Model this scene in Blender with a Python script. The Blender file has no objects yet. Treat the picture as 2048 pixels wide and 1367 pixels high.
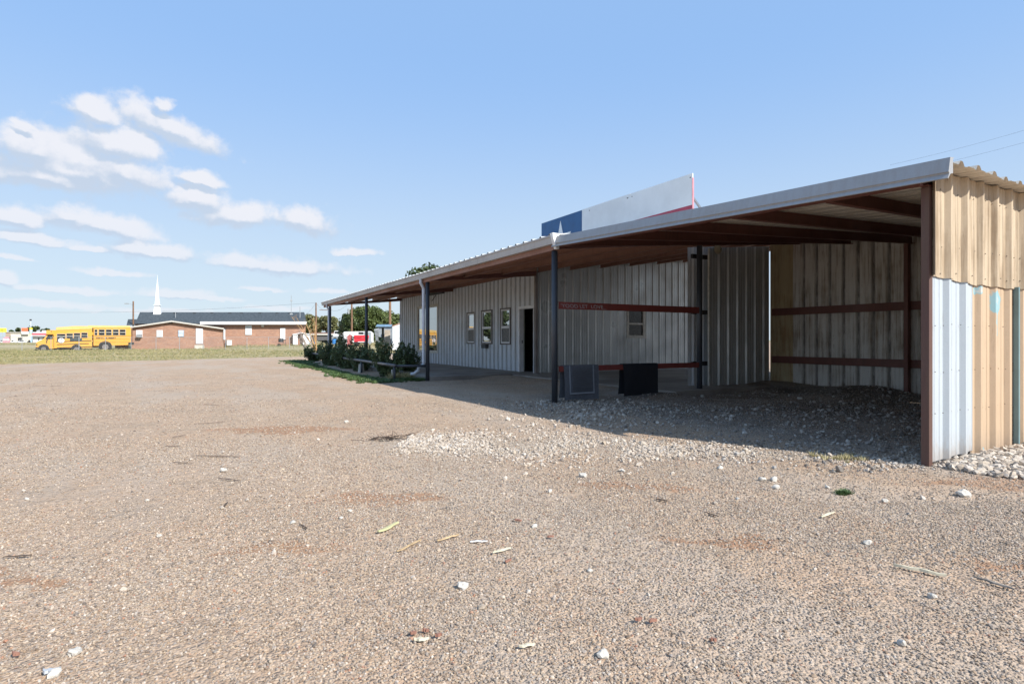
import bpy, math, random
import numpy as np
from mathutils import Vector, Matrix
random.seed(7); rng = np.random.default_rng(7)
R = math.radians
SC = bpy.context.scene
COL = SC.collection
h = 1.12                       # eye height; the survey of the yard is kept in multiples of it
YAW = R(29.05); SY, CY = math.sin(YAW), math.cos(YAW)
FPX = 1150.0

# ------------------------------------------------------------------ camera
cd = bpy.data.cameras.new('camera'); cam = bpy.data.objects.new('camera', cd); COL.objects.link(cam)
cam.location = (0, 0, h); cam.rotation_euler = (R(90), 0, -YAW)
cd.sensor_width = 36; cd.lens = 36 * FPX / 2048; cd.shift_y = -3.5 / 2048
cd.clip_start = 0.05; cd.clip_end = 6000
SC.camera = cam

# ------------------------------------------------------------------ exposure, sun
SC.view_settings.view_transform = 'Standard'; SC.view_settings.look = 'None'
SC.view_settings.exposure = 0.55; SC.view_settings.gamma = 1.0; SC.view_settings.use_curve_mapping = False
SC.render.engine = 'CYCLES'
SC.cycles.max_bounces = 7; SC.cycles.diffuse_bounces = 5; SC.cycles.glossy_bounces = 4; SC.cycles.transparent_max_bounces = 8
SUN = Vector((0.43, -1.13, 1.0)).normalized()       # towards the sun
sd = bpy.data.lights.new('sun', 'SUN'); sd.energy = 4.8; sd.angle = R(0.55); sd.color = (1.0, 0.955, 0.88)
so = bpy.data.objects.new('sun', sd); COL.objects.link(so)
so.rotation_euler = SUN.to_track_quat('Z', 'Y').to_euler()
so.location = (4, -6, 20)

# ------------------------------------------------------------------ node helpers
class NT:
    def __init__(s, tree): s.t = tree; s.n = tree.nodes; s.l = tree.links
    def new(s, typ, **kw):
        n = s.n.new(typ)
        for k, v in kw.items(): setattr(n, k, v)
        return n
    def put(s, sock, v):
        if v is None: return
        if isinstance(v, bpy.types.NodeSocket): s.l.new(v, sock)
        else: sock.default_value = v
    def math(s, op, a, b=None, c=None, clamp=False):
        n = s.new('ShaderNodeMath', operation=op, use_clamp=clamp)
        s.put(n.inputs[0], a); s.put(n.inputs[1], b); s.put(n.inputs[2], c); return n.outputs[0]
    def vmath(s, op, a, b=None, out=0):
        n = s.new('ShaderNodeVectorMath', operation=op)
        s.put(n.inputs[0], a); s.put(n.inputs[1], b); return n.outputs[out]
    def ramp(s, v, lo, hi, a=0.0, b=1.0, smooth=True):
        n = s.new('ShaderNodeMapRange', interpolation_type='SMOOTHSTEP' if smooth else 'LINEAR')
        s.put(n.inputs['Value'], v); s.put(n.inputs['From Min'], lo); s.put(n.inputs['From Max'], hi)
        s.put(n.inputs['To Min'], a); s.put(n.inputs['To Max'], b); return n.outputs[0]
    def mix(s, f, a, b, mode='MIX'):
        n = s.new('ShaderNodeMix', data_type='RGBA', blend_type=mode)
        s.put(n.inputs[0], f)
        for i, v in ((6, a), (7, b)):
            if not isinstance(v, bpy.types.NodeSocket) and len(v) == 3: v = (*v, 1)
            s.put(n.inputs[i], v)
        return n.outputs[2]
    def noise(s, vec, scale, detail=4, rough=0.55, dist=0.0, out=0):
        n = s.new('ShaderNodeTexNoise'); s.put(n.inputs['Vector'], vec)
        n.inputs['Scale'].default_value = scale; n.inputs['Detail'].default_value = detail
        n.inputs['Roughness'].default_value = rough; n.inputs['Distortion'].default_value = dist
        return n.outputs[out]
    def voro(s, vec, scale, feature='F1', rnd=1.0):
        n = s.new('ShaderNodeTexVoronoi', feature=feature); s.put(n.inputs['Vector'], vec)
        n.inputs['Scale'].default_value = scale; n.inputs['Randomness'].default_value = rnd
        return n
    def mapping(s, vec, loc=(0, 0, 0), rot=(0, 0, 0), scale=(1, 1, 1), typ='POINT'):
        n = s.new('ShaderNodeMapping', vector_type=typ); s.put(n.inputs[0], vec)
        n.inputs['Location'].default_value = loc; n.inputs['Rotation'].default_value = rot; n.inputs['Scale'].default_value = scale
        return n.outputs[0]
    def cramp(s, v, stops):
        n = s.new('ShaderNodeValToRGB'); s.put(n.inputs[0], v); e = n.color_ramp.elements
        while len(e) < len(stops): e.new(0.5)
        for el, (p, c) in zip(e, stops): el.position = p; el.color = (*c, 1)
        return n.outputs[0]

# ------------------------------------------------------------------ world: Nishita sky + fair-weather clouds
W = bpy.data.worlds.new('World'); SC.world = W; W.use_nodes = True
w = NT(W.node_tree); w.n.clear()
sky = w.new('ShaderNodeTexSky', sky_type='NISHITA'); sky.sun_disc = False
sky.sun_elevation = math.asin(SUN.z); sky.sun_rotation = math.atan2(SUN.x, SUN.y)
sky.altitude = 1000; sky.air_density = 1.0; sky.dust_density = 1.2; sky.ozone_density = 1.6
tc = w.new('ShaderNodeTexCoord'); sp = w.new('ShaderNodeSeparateXYZ'); w.put(sp.inputs[0], tc.outputs['Generated'])
az = w.math('ARCTAN2', sp.outputs[0], sp.outputs[1])                       # compass direction, 0 = +Y
azr = w.math('SUBTRACT', az, YAW)
# the bank of clouds comes round again every 120 degrees of compass
azw = w.math('WRAP', azr, R(60), R(-60))
el = w.math('ARCSINE', sp.outputs[2])
cv = w.new('ShaderNodeCombineXYZ'); w.put(cv.inputs[0], azw); w.put(cv.inputs[1], el)
CL = [(140,338,200,50,.10),(225,292,105,34,.0),(70,305,100,36,0),(250,345,110,36,.2),(150,318,120,40,0),(90,355,130,26,.05),(190,232,58,22,.25),(345,262,112,26,.45),(328,213,24,12,.1),(400,355,58,12,.25),(60,255,30,6,.7),
      (395,402,78,24,.05),(480,436,90,26,.0),(590,446,95,24,.1),(140,435,50,18,0),(200,452,110,24,.2),(25,440,58,19,0),(70,485,100,13,.05),(310,503,100,17,.08),
      (560,535,140,16,.06),(8,560,24,12,0),(130,580,85,8,.02),(345,589,74,9,.0),(520,577,52,5,0),(715,504,48,7,0),(430,598,50,5,0),(20,520,60,5,0),(230,545,90,7,.05),(80,610,110,6,0),(330,622,120,5,0),(560,615,80,5,0),(170,500,60,8,.05),(660,584,40,5,0)]
def cloud_group():
    g = bpy.data.node_groups.new('cloud_field', 'ShaderNodeTree')
    g.interface.new_socket('Vector', in_out='INPUT', socket_type='NodeSocketVector')
    g.interface.new_socket('Distance', in_out='OUTPUT', socket_type='NodeSocketFloat')
    q = NT(g); gi = q.new('NodeGroupInput'); go = q.new('NodeGroupOutput'); cur = None
    for (x, y, rx, ry, rot) in CL:
        dx = x - 1024; a = math.atan(dx / FPX); e = math.atan((680 - y) / math.hypot(FPX, dx))
        ca = math.cos(a)
        m = q.mapping(gi.outputs[0], (a, e, 0), (0, 0, -rot * .55), (rx * ca * ca / FPX * 1.12, ry * ca / FPX * 1.45, 1), 'TEXTURE')
        m2 = q.vmath('MULTIPLY', q.vmath('MINIMUM', m, (9, 0, 0)), (0, .75, 0))        # flatter underside
        l = q.vmath('LENGTH', q.vmath('ADD', m, m2), out=1)
        cur = l if cur is None else q.math('SMOOTH_MIN', cur, l, 0.15)
    q.put(go.inputs[0], cur); return g
CG = cloud_group()
def field(vec):
    n = w.new('ShaderNodeGroup'); n.node_tree = CG; w.put(n.inputs[0], vec); return n.outputs[0]
st = w.mapping(cv.outputs[0], scale=(1, 1.7, 1))
wn = w.noise(st, 9, 5, 0.6, 0.3, out=1)
off = w.vmath('MULTIPLY', w.vmath('SUBTRACT', wn, (0.5, 0.5, 0.5)), (0.040, 0.024, 0))
off2 = w.vmath('MULTIPLY', w.vmath('SUBTRACT', w.noise(st, 45, 5, 0.6, 0, out=1), (0.5, 0.5, 0.5)), (0.012, 0.011, 0))
pv = w.vmath('ADD', w.vmath('ADD', cv.outputs[0], off), off2)
fd = field(pv); fd2 = field(w.vmath('ADD', pv, (0.004, 0.011, 0)))
bil = w.noise(w.vmath('ADD', cv.outputs[0], (3.1, 1.7, 0)), 24, 8, 0.58)
big_ = w.noise(w.mapping(cv.outputs[0], scale=(1, 1.6, 1)), 11, 3, 0.5)
dens = w.ramp(w.math('ADD', w.math('ADD', fd, w.math('MULTIPLY', w.math('SUBTRACT', bil, 0.5), 1.9)), w.math('MULTIPLY', w.math('SUBTRACT', big_, 0.5), 0.9)), 1.22, 0.50)
under = w.ramp(w.math('ADD', w.math('SUBTRACT', fd, fd2), w.math('MULTIPLY', w.math('SUBTRACT', bil, 0.5), 1.3)), -0.32, 0.20)
elf = w.ramp(el, R(1), R(13), 0.60, 1.0)
thin = w.math('MULTIPLY', dens, w.math('MULTIPLY', elf, 0.97))
ccol = w.mix(under, (5.3, 5.4, 5.8), (3.5, 4.1, 5.0))
# light high veil, even all the way round
skyc = w.mix(1.0, sky.outputs[0], (1.16, 1.05, 1.0, 1), 'MULTIPLY')
veil = w.mix(w.ramp(el, R(0), R(30), 0.92, 0.78), skyc, w.mix(w.ramp(el, R(0), R(27)), (3.95, 4.75, 5.4), (2.12, 3.62, 6.15)))
bgc = w.mix(thin, veil, ccol)
bg = w.new('ShaderNodeBackground'); w.put(bg.inputs[0], bgc); bg.inputs[1].default_value = 0.112
wo = w.new('ShaderNodeOutputWorld'); w.l.new(bg.outputs[0], wo.inputs[0])
W.cycles.sampling_method = 'MANUAL'; W.cycles.sample_map_resolution = 512

# ------------------------------------------------------------------ materials
MATS = {}
def mat(name, col=(0.5, 0.5, 0.5), rough=0.6, metal=0.0, var=0.12, scale=3.0, build=None, spec=0.5, bump=0.0, bscale=40):
    if name in MATS: return MATS[name]
    m = bpy.data.materials.new(name); m.use_nodes = True; q = NT(m.node_tree)
    b = q.n['Principled BSDF']; tcn = q.new('ShaderNodeTexCoord'); ob = tcn.outputs['Object']
    b.inputs['Roughness'].default_value = rough; b.inputs['Metallic'].default_value = metal
    b.inputs['Specular IOR Level'].default_value = spec
    if build: c = build(q, b, ob)
    else:
        n = q.noise(ob, scale, 6, 0.6)
        c = q.mix(q.ramp(n, 0.3, 0.7), tuple(v * (1 - var) for v in col), tuple(min(1, v * (1 + var)) for v in col))
    if c is not None: q.put(b.inputs['Base Color'], c)
    if bump:
        bn = q.new('ShaderNodeBump'); bn.inputs['Strength'].default_value = bump; bn.inputs['Distance'].default_value = 0.02
        q.put(bn.inputs['Height'], q.noise(ob, bscale, 5)); q.l.new(bn.outputs[0], b.inputs['Normal'])
    MATS[name] = m; return m

def painted_sheet(base, dirt, amount=0.5, rust=(0.20, 0.09, 0.04), rustamt=0.25, rough=0.42, speck=True, extra=None, metal=0.0):
    def f(q, b, ob):
        oi = q.new('ShaderNodeObjectInfo'); sh = q.vmath('ADD', ob, q.vmath('MULTIPLY', (1, 1, 1), oi.outputs['Random']))
        streak = q.noise(q.mapping(ob, scale=(9, 9, 0.55)), 2.2, 7, 0.65)
        cloud = q.noise(ob, 1.3, 6, 0.6)
        fine = q.noise(ob, 60, 4, 0.6)
        m1 = q.math('MULTIPLY', q.ramp(q.math('ADD', q.math('MULTIPLY', streak, 0.6), q.math('MULTIPLY', cloud, 0.4)), 0.42, 0.66), amount)
        c = q.mix(m1, base, dirt)
        r = q.math('MULTIPLY', q.ramp(q.noise(q.mapping(ob, scale=(5, 5, 0.8)), 5, 7, 0.72), 0.60, 0.74), rustamt)
        c = q.mix(r, c, rust)
        if speck:
            sp_ = q.ramp(q.voro(ob, 21).outputs['Distance'], 0.055, 0.03)
            sel = q.ramp(q.noise(ob, 4, 2), 0.53, 0.58)
            c = q.mix(q.math('MULTIPLY', q.math('MULTIPLY', sp_, sel), 0.55), c, (0.06, 0.05, 0.045))
        c = q.mix(q.ramp(oi.outputs['Random'], 0, 1, 0.0, 0.16, False), c, tuple(v * 0.7 for v in base))
        c = q.mix(q.math('MULTIPLY', q.ramp(fine, 0.35, 0.65), 0.10), c, tuple(v * 0.6 for v in base))
        if extra: c = extra(q, b, ob, c)
        q.put(b.inputs['Roughness'], q.ramp(cloud, 0.3, 0.7, rough - 0.07, rough + 0.15))
        b.inputs['Metallic'].default_value = metal
        bn = q.new('ShaderNodeBump'); bn.inputs['Strength'].default_value = 0.25; bn.inputs['Distance'].default_value = 0.02
        q.put(bn.inputs['Height'], q.noise(ob, 3.5, 3)); q.l.new(bn.outputs[0], b.inputs['Normal'])
        return c
    return f
def groove_shade(phase, k=.8, col=(.035, .024, .018), wd=.05):  # shade of the rib grooves put into the colour, broken up by noise
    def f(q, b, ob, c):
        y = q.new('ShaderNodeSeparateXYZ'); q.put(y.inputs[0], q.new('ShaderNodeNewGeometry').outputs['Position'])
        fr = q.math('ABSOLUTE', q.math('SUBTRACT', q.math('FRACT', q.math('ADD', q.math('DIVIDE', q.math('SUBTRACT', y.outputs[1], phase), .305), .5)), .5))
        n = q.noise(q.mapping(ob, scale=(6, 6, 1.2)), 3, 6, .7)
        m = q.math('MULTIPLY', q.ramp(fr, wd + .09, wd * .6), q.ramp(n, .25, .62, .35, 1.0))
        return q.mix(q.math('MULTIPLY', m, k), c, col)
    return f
M_WALL = mat('weathered_white_sheet', build=painted_sheet((0.68, 0.73, 0.78), (0.50, 0.47, 0.41), 0.42, extra=groove_shade(13.45 * h + .12 - .04, .55, (.16, .145, .12), .035)))
M_WALL_DK = mat('grey_galvanised_sheet', build=painted_sheet((0.50, 0.53, 0.54), (0.30, 0.30, 0.28), 0.55, rough=0.34, metal=0.25, rustamt=0.1))
M_BACK = mat('stained_back_sheet', build=painted_sheet((0.60, 0.59, 0.55), (0.24, 0.18, 0.12), 1.0, rust=(0.06, 0.03, 0.018), rustamt=0.95, rough=0.55, extra=groove_shade(10.82 * h / 2.0, .8)))
M_BACK_Y = mat('yellowed_back_sheet', build=painted_sheet((0.44, 0.37, 0.22), (0.26, 0.14, 0.06), 0.8, rustamt=0.6, rough=0.55))
def splash(q, b, ob, c):
    geo = q.new('ShaderNodeNewGeometry').outputs['Position']; z = q.new('ShaderNodeSeparateXYZ'); q.put(z.inputs[0], geo)
    m = q.ramp(q.math('ADD', z.outputs[2], q.math('MULTIPLY', q.noise(q.mapping(geo, scale=(3, 3, 1)), 9, 6, .7), .5)), .55, .22)
    c = q.mix(q.math('MULTIPLY', m, .6), c, (.33, .25, .185))
    d = q.ramp(q.noise(q.mapping(geo, scale=(4, 4, .35)), 6, 7, .7), .55, .72)
    return q.mix(q.math('MULTIPLY', d, .30), c, (.22, .17, .12))
def teal_patch(q, b, ob, c):
    c = splash(q, b, ob, c)
    geo = q.new('ShaderNodeNewGeometry').outputs['Position']
    wv = q.vmath('ADD', geo, q.vmath('MULTIPLY', q.vmath('SUBTRACT', q.noise(geo, 14, 5, out=1), (0.5, 0.5, 0.5)), (0.09, 0, 0.12)))
    def ell(x, z, rx, rz):
        return q.vmath('LENGTH', q.vmath('MULTIPLY', q.mapping(wv, loc=(-x, 0, -z)), (1 / rx, 0, 1 / rz)), out=1)
    d = q.math('MINIMUM', ell(6.975, 1.50, 0.115, 0.135), q.math('MINIMUM', ell(6.955, 1.27, 0.035, 0.17), ell(6.70, 0.045, 0.06, 0.05)))
    d = q.math('MINIMUM', d, ell(6.60, 1.60, 0.07, 0.04))
    m = q.ramp(d, 1.08, 0.94)
    inner = q.math('MULTIPLY', q.ramp(d, 0.75, 0.5), q.ramp(q.noise(geo, 20, 5), 0.42, 0.6))
    tealc = q.mix(inner, (0.25, 0.42, 0.46), (0.45, 0.47, 0.44))
    return q.mix(m, c, tealc)
M_END_W = mat('fresh_white_sheet', build=painted_sheet((0.46, 0.51, 0.55), (0.41, 0.45, 0.48), 0.4, rustamt=0.0, speck=False, rough=0.38, extra=splash))
M_END_T = mat('tan_painted_sheet', build=painted_sheet((0.52, 0.385, 0.26), (0.36, 0.25, 0.15), 0.40, rust=(0.20, 0.12, 0.06), rustamt=0.35, rough=0.55, extra=teal_patch))
M_END_U = mat('dusty_tan_sheet', build=painted_sheet((0.50, 0.40, 0.28), (0.25, 0.175, 0.105), 1.0, rust=(0.13, 0.085, 0.05), rustamt=0.85, rough=0.6, extra=splash))
M_TEAL = mat('teal_paint', (0.15, 0.24, 0.26), 0.5)
M_DECK = mat('galvanised_roof_sheet', build=painted_sheet((0.62, 0.57, 0.49), (0.40, 0.34, 0.26), 0.7, rustamt=0.45, rough=0.5))
M_ROOF = mat('roof_top_sheet', (0.45, 0.46, 0.46), 0.4, 0.3)
M_RED = mat('red_oxide_steel', build=painted_sheet((0.15, 0.055, 0.04), (0.10, 0.042, 0.032), 0.7, rustamt=0.3, rough=0.55, speck=False))
M_RED2 = mat('bright_red_oxide_girt', build=painted_sheet((0.24, 0.05, 0.04), (0.16, 0.04, 0.033), 0.6, rustamt=0.2, rough=0.5, speck=False))
M_PURL = mat('brown_purlin_steel', build=painted_sheet((0.29, 0.145, 0.10), (0.19, 0.09, 0.065), 0.7, rustamt=0.3, rough=0.55, speck=False))
M_DPOST = mat('dark_painted_pipe', build=painted_sheet((0.045, 0.052, 0.065), (0.03, 0.03, 0.035), 0.5, rustamt=0.25, rough=0.42, speck=False))
M_BROWNPOST = mat('brown_column_steel', build=painted_sheet((0.105, 0.052, 0.042), (0.13, 0.09, 0.06), 0.5, rustamt=0.35, rough=0.6, speck=False))
M_GUT = mat('gutter_metal', build=painted_sheet((0.46, 0.45, 0.44), (0.33, 0.30, 0.27), 0.5, rustamt=0.12, rough=0.45, speck=False))
M_RAKE = mat('rake_trim_metal', build=painted_sheet((0.37, 0.375, 0.38), (0.30, 0.28, 0.26), 0.5, rustamt=0.15, rough=0.35, speck=False, metal=0.2))
M_WHITE = mat('white_paint', (0.72, 0.73, 0.74), 0.4, var=0.06, scale=6)
M_DSP = mat('white_downspout_metal', (0.58, 0.62, 0.68), 0.4, var=0.08, scale=8)
M_TRIM = mat('cream_frame_paint', (0.52, 0.50, 0.45), 0.5, var=0.15, scale=9)
M_TRIMD = mat('dark_flashing', (0.10, 0.085, 0.075), 0.5)
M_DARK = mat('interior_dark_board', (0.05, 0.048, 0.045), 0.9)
M_DOOR = mat('olive_door_paint', (0.16, 0.17, 0.14), 0.5)
M_BLK = mat('black_plastic', (0.025, 0.027, 0.03), 0.5)
M_CHROME = mat('bare_metal', (0.5, 0.5, 0.5), 0.3, 1.0)
def glass(q, b, ob):
    b.inputs['Metallic'].default_value = 0.0; b.inputs['Roughness'].default_value = 0.015; b.inputs['Specular IOR Level'].default_value = 1.0
    b.inputs['IOR'].default_value = 2.1; b.inputs['Coat Weight'].default_value = 1.0; b.inputs['Coat IOR'].default_value = 2.2; b.inputs['Coat Roughness'].default_value = 0.01
    bn = q.new('ShaderNodeBump'); bn.inputs['Strength'].default_value = 0.02; bn.inputs['Distance'].default_value = 0.01
    q.put(bn.inputs['Height'], q.noise(ob, 2.2, 2)); q.l.new(bn.outputs[0], b.inputs['Normal'])
    return q.mix(0.5, (0.03, 0.035, 0.04), (0.03, 0.035, 0.04))
M_GLASS = mat('dark_reflecting_glass', build=glass)
def glass2(q, b, ob):
    b.inputs['Roughness'].default_value = 0.25; b.inputs['Specular IOR Level'].default_value = 0.35; return q.mix(q.ramp(q.noise(ob, 5, 3), .4, .6), (0.010, 0.011, 0.013), (0.03, 0.033, 0.036))
M_GLASSD = mat('dusty_dark_glass', build=glass2)
def screen(q, b, ob):
    b.inputs['Roughness'].default_value = 0.5
    return q.mix(q.ramp(q.noise(ob, 14, 5), .4, .65), (0.10, 0.10, 0.10), (0.17, 0.165, 0.15))
M_SCREEN = mat('window_screen', build=screen)
def conc(q, b, ob):
    n = q.noise(ob, 1.1, 7, 0.6); f = q.noise(ob, 70, 3)
    c = q.mix(q.ramp(n, 0.35, 0.65), (0.33, 0.30, 0.265), (0.22, 0.19, 0.165))
    c = q.mix(q.math('MULTIPLY', q.ramp(q.noise(ob, 0.5, 5), .5, .62), .5), c, (0.11, 0.095, 0.085))
    bn = q.new('ShaderNodeBump'); bn.inputs['Strength'].default_value = .2; bn.inputs['Distance'].default_value = .004
    q.put(bn.inputs['Height'], f); q.l.new(bn.outputs[0], b.inputs['Normal']); b.inputs['Roughness'].default_value = .85
    return q.mix(q.math('MULTIPLY', f, .25), c, (0.3, 0.27, 0.24))
M_CONC = mat('porch_concrete', build=conc)

# gravel pebbles, one tint each
def pebble(stops, rough=0.8):
    def f(q, b, ob):
        oi = q.new('ShaderNodeObjectInfo'); b.inputs['Roughness'].default_value = rough
        c = q.cramp(oi.outputs['Random'], stops)
        return q.mix(q.math('MULTIPLY', q.ramp(q.noise(ob, 2.2, 4), .35, .7), .45), c, (0.20, 0.15, 0.115))
    return f
M_PEB = mat('river_pebble', build=pebble([(0, (0.330, 0.232, 0.150)), (.14, (0.170, 0.126, 0.091)), (.28, (0.446, 0.357, 0.263)), (.42, (0.242, 0.209, 0.181)), (.55, (0.485, 0.376, 0.259)), (.66, (0.335, 0.287, 0.245)), (.76, (0.112, 0.095, 0.082)), (.86, (0.582, 0.491, 0.399)), (.93, (0.407, 0.306, 0.217)), (.955, (0.349, 0.158, 0.091)), (.965, (0.291, 0.260, 0.236)), (1, (0.621, 0.547, 0.463))]))
M_ROCK = mat('pale_limestone', build=pebble([(0, (0.368, 0.303, 0.232)), (.3, (0.497, 0.423, 0.340)), (.6, (0.589, 0.525, 0.447)), (.8, (0.294, 0.240, 0.194)), (1, (0.626, 0.570, 0.499))]))
M_ROCK2 = mat('white_limestone', (0.47, 0.44, 0.39), 0.85, scale=20, var=.2)
M_ROCKG = mat('grey_limestone', build=pebble([(0, (0.130, 0.113, 0.095)), (.4, (0.221, 0.198, 0.175)), (.7, (0.325, 0.301, 0.269)), (1, (0.546, 0.512, 0.463))]))
M_WOODT = mat('tan_split_wood', (0.42, 0.30, 0.17), 0.8, var=.3, scale=30)
M_WOODP = mat('pale_dry_wood', (0.50, 0.45, 0.33), 0.8, var=.25, scale=30)
M_WOODG = mat('grey_weathered_wood', (0.20, 0.175, 0.15), 0.85, var=.3, scale=30)
M_TWIG = mat('dark_twig', (0.075, 0.052, 0.038), 0.9)
M_BRICKCHIP = mat('red_chip', (.26, .13, .09), .85)

def ground_mat(q, b, ob):
    pos = q.new('ShaderNodeNewGeometry').outputs['Position']; s3 = q.new('ShaderNodeSeparateXYZ'); q.put(s3.inputs[0], pos)
    X, Y = s3.outputs[0], s3.outputs[1]
    b.inputs['Roughness'].default_value = 0.95; b.inputs['Specular IOR Level'].default_value = 0.15
    v1 = q.voro(pos, 75); v2 = q.voro(pos, 34)
    pebc = q.cramp(q.math('FRACT', q.math('MULTIPLY', v1.outputs['Color'], 1.0)), [(0, (0.303, 0.200, 0.130)), (.2, (0.454, 0.327, 0.219)), (.4, (0.252, 0.188, 0.145)), (.6, (0.555, 0.411, 0.286)), (.8, (0.359, 0.280, 0.219)), (1, (0.656, 0.520, 0.395))])
    big = q.noise(pos, 0.28, 6, .6); mid = q.noise(pos, 1.5, 6, .62); fine = q.noise(pos, 9, 6, .65)
    base = q.mix(q.ramp(big, .38, .62), (0.454, 0.303, 0.198), (0.454, 0.338, 0.245))
    base = q.mix(q.ramp(mid, .42, .66), base, (0.310, 0.235, 0.171))
    dust = q.ramp(q.noise(q.mapping(pos, rot=(0, 0, -.62), scale=(.75, .22, 1)), .9, 6, .62), .44, .60)
    base = q.mix(q.math('MULTIPLY', dust, .7), base, (0.427, 0.360, 0.295))
    pmix = q.math('MULTIPLY', q.ramp(fine, .35, .6, .25, .85), q.math('SUBTRACT', 1.0, q.math('MULTIPLY', dust, .45)))
    c = q.mix(pmix, base, pebc)
    spk = q.math('MULTIPLY', q.ramp(v2.outputs['Distance'], .30, .16), q.ramp(q.voro(pos, 34).outputs['Color'], .80, .84))
    c = q.mix(q.math('MULTIPLY', spk, .45), c, (.56, .49, .40))
    dk = q.math('MULTIPLY', q.ramp(q.voro(pos, 21).outputs['Distance'], .22, .1), q.ramp(q.voro(pos, 21).outputs['Color'], .84, .88))
    c = q.mix(q.math('MULTIPLY', dk, .7), c, (.10, .08, .065))
    wp = q.vmath('ADD', pos, q.vmath('MULTIPLY', q.vmath('SUBTRACT', q.noise(pos, 2.2, 6, .65, out=1), (.5, .5, .5)), (1.0, 1.0, 0)))
    def blob(lst, lo=1.05, hi=.6):
        cur = None
        for (x, y, rx, ry, rz) in lst:
            l = q.vmath('LENGTH', q.vmath('MULTIPLY', q.mapping(wp, (x, y, 0), (0, 0, rz), (rx, ry, 1), 'TEXTURE'), (1, 1, 0)), out=1)
            cur = l if cur is None else q.math('MINIMUM', cur, l)
        return q.ramp(cur, lo, hi)
    # bare reddish soil showing through
    red = blob([(1.2, 4.0, .55, .16, -.5), (-.9, 3.55, .55, .13, -.5), (.35, 3.3, .4, .1, -.4), (1.0, 7.7, 1.1, .35, -.5), (-4.2, 8.8, 2.6, .45, -.5), (-1.6, 2.9, .5, .12, -.5), (2.6, 2.2, .35, .12, -.6), (3.6, 1.25, .4, .10, -.6), (5.6, 2.1, .8, .2, -.3), (3.0, 3.3, .6, .15, -.6)])
    c = q.mix(q.math('MULTIPLY', red, .85), c, (.345, .20, .12))
    # dark soil and humus
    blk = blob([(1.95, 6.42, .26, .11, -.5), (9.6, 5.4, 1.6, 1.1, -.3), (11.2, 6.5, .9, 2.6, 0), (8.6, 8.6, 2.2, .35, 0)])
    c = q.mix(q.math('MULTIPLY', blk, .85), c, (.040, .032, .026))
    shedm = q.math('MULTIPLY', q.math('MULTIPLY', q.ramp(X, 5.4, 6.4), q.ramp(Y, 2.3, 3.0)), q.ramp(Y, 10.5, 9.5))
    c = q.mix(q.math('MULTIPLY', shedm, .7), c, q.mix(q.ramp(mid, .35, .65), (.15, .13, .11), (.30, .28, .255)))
    lime = blob([(2.9, 5.4, 1.3, .62, -.6), (4.8, 3.9, 1.1, .28, -.8), (7.5, 2.15, 2.2, .30, 0)], 1.15, .5)
    c = q.mix(q.math('MULTIPLY', lime, .55), c, (.47, .42, .35))
    # field beyond the lot
    edge = q.math('SUBTRACT', Y, q.math('ADD', q.math('MULTIPLY', X, .512), 38.3))
    edge = q.math('ADD', edge, q.math('MULTIPLY', q.math('SUBTRACT', q.noise(pos, .35, 6, .6), .5), 6.0))
    gm = q.ramp(edge, -.4, .5)
    strp = q.noise(q.mapping(pos, rot=(0, 0, YAW), scale=(.045, .26, 1)), 1, 6, .62)
    grassc = q.mix(q.ramp(strp, .38, .56), (.17, .18, .075), (.42, .345, .215))
    grassc = q.mix(q.ramp(q.noise(pos, 3.5, 6, .7), .4, .65), grassc, (.33, .285, .155))
    grassc = q.mix(q.ramp(strp, .60, .68), grassc, (.34, .235, .165))
    c = q.mix(gm, c, grassc)
    ht = q.math('ADD', q.math('MULTIPLY', v1.outputs['Distance'], -1.0), q.math('MULTIPLY', q.noise(pos, 160, 3), .35))
    bn = q.new('ShaderNodeBump'); bn.inputs['Strength'].default_value = .8; bn.inputs['Distance'].default_value = .010
    q.put(bn.inputs['Height'], ht)
    bn2 = q.new('ShaderNodeBump'); bn2.inputs['Strength'].default_value = .7; bn2.inputs['Distance'].default_value = .05
    q.put(bn2.inputs['Height'], fine); q.l.new(bn.outputs[0], bn2.inputs['Normal']); q.l.new(bn2.outputs[0], b.inputs['Normal'])
    return c
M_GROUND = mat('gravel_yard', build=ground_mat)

def leafm(name, c1, c2, rough=.5, trans=.25):
    def f(q, b, ob):
        n = q.noise(ob, 1.7, 5, .6); r = q.noise(ob, 30, 2)
        b.inputs['Roughness'].default_value = rough; b.inputs['Specular IOR Level'].default_value = .3
        b.inputs['Transmission Weight'].default_value = 0
        b.inputs['Subsurface Weight'].default_value = 0
        return q.mix(q.ramp(q.math('ADD', q.math('MULTIPLY', n, .5), q.math('MULTIPLY', r, .5)), .38, .62), c1, c2)
    return mat(name, build=f)
M_LEAF_S = leafm('dark_evergreen_leaf', (.05, .08, .035), (.15, .20, .09), .4)
M_LEAF_T = leafm('tree_leaf', (.05, .075, .022), (.13, .165, .055))
M_LEAF_D = leafm('dark_tree_leaf', (.03, .05, .02), (.085, .115, .042))
M_LEAF_O = leafm('olive_tree_leaf', (.09, .10, .04), (.20, .20, .085))
M_WEED = leafm('green_weed', (.05, .10, .035), (.14, .20, .07))
M_DRY = leafm('dry_grass_blade', (.30, .27, .13), (.50, .42, .24), .7)
M_GRN = leafm('green_grass_blade', (.13, .16, .055), (.25, .27, .11), .7)
M_BARK = mat('tree_bark', (.15, .11, .08), .9, var=.3, scale=12)
M_PALEBARK = mat('pale_bark', (.38, .32, .27), .8, var=.25, scale=12)
M_ORBARK = mat('orange_bark', (.46, .27, .12), .8, var=.25, scale=8)
M_POLE = mat('creosote_pole', (.20, .115, .07), .85, var=.25, scale=3)
M_WIRE = mat('wire_dark', (.05, .05, .055), .6)
M_FENCE = mat('galvanised_fence', (.40, .42, .43), .4, .4)
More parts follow.
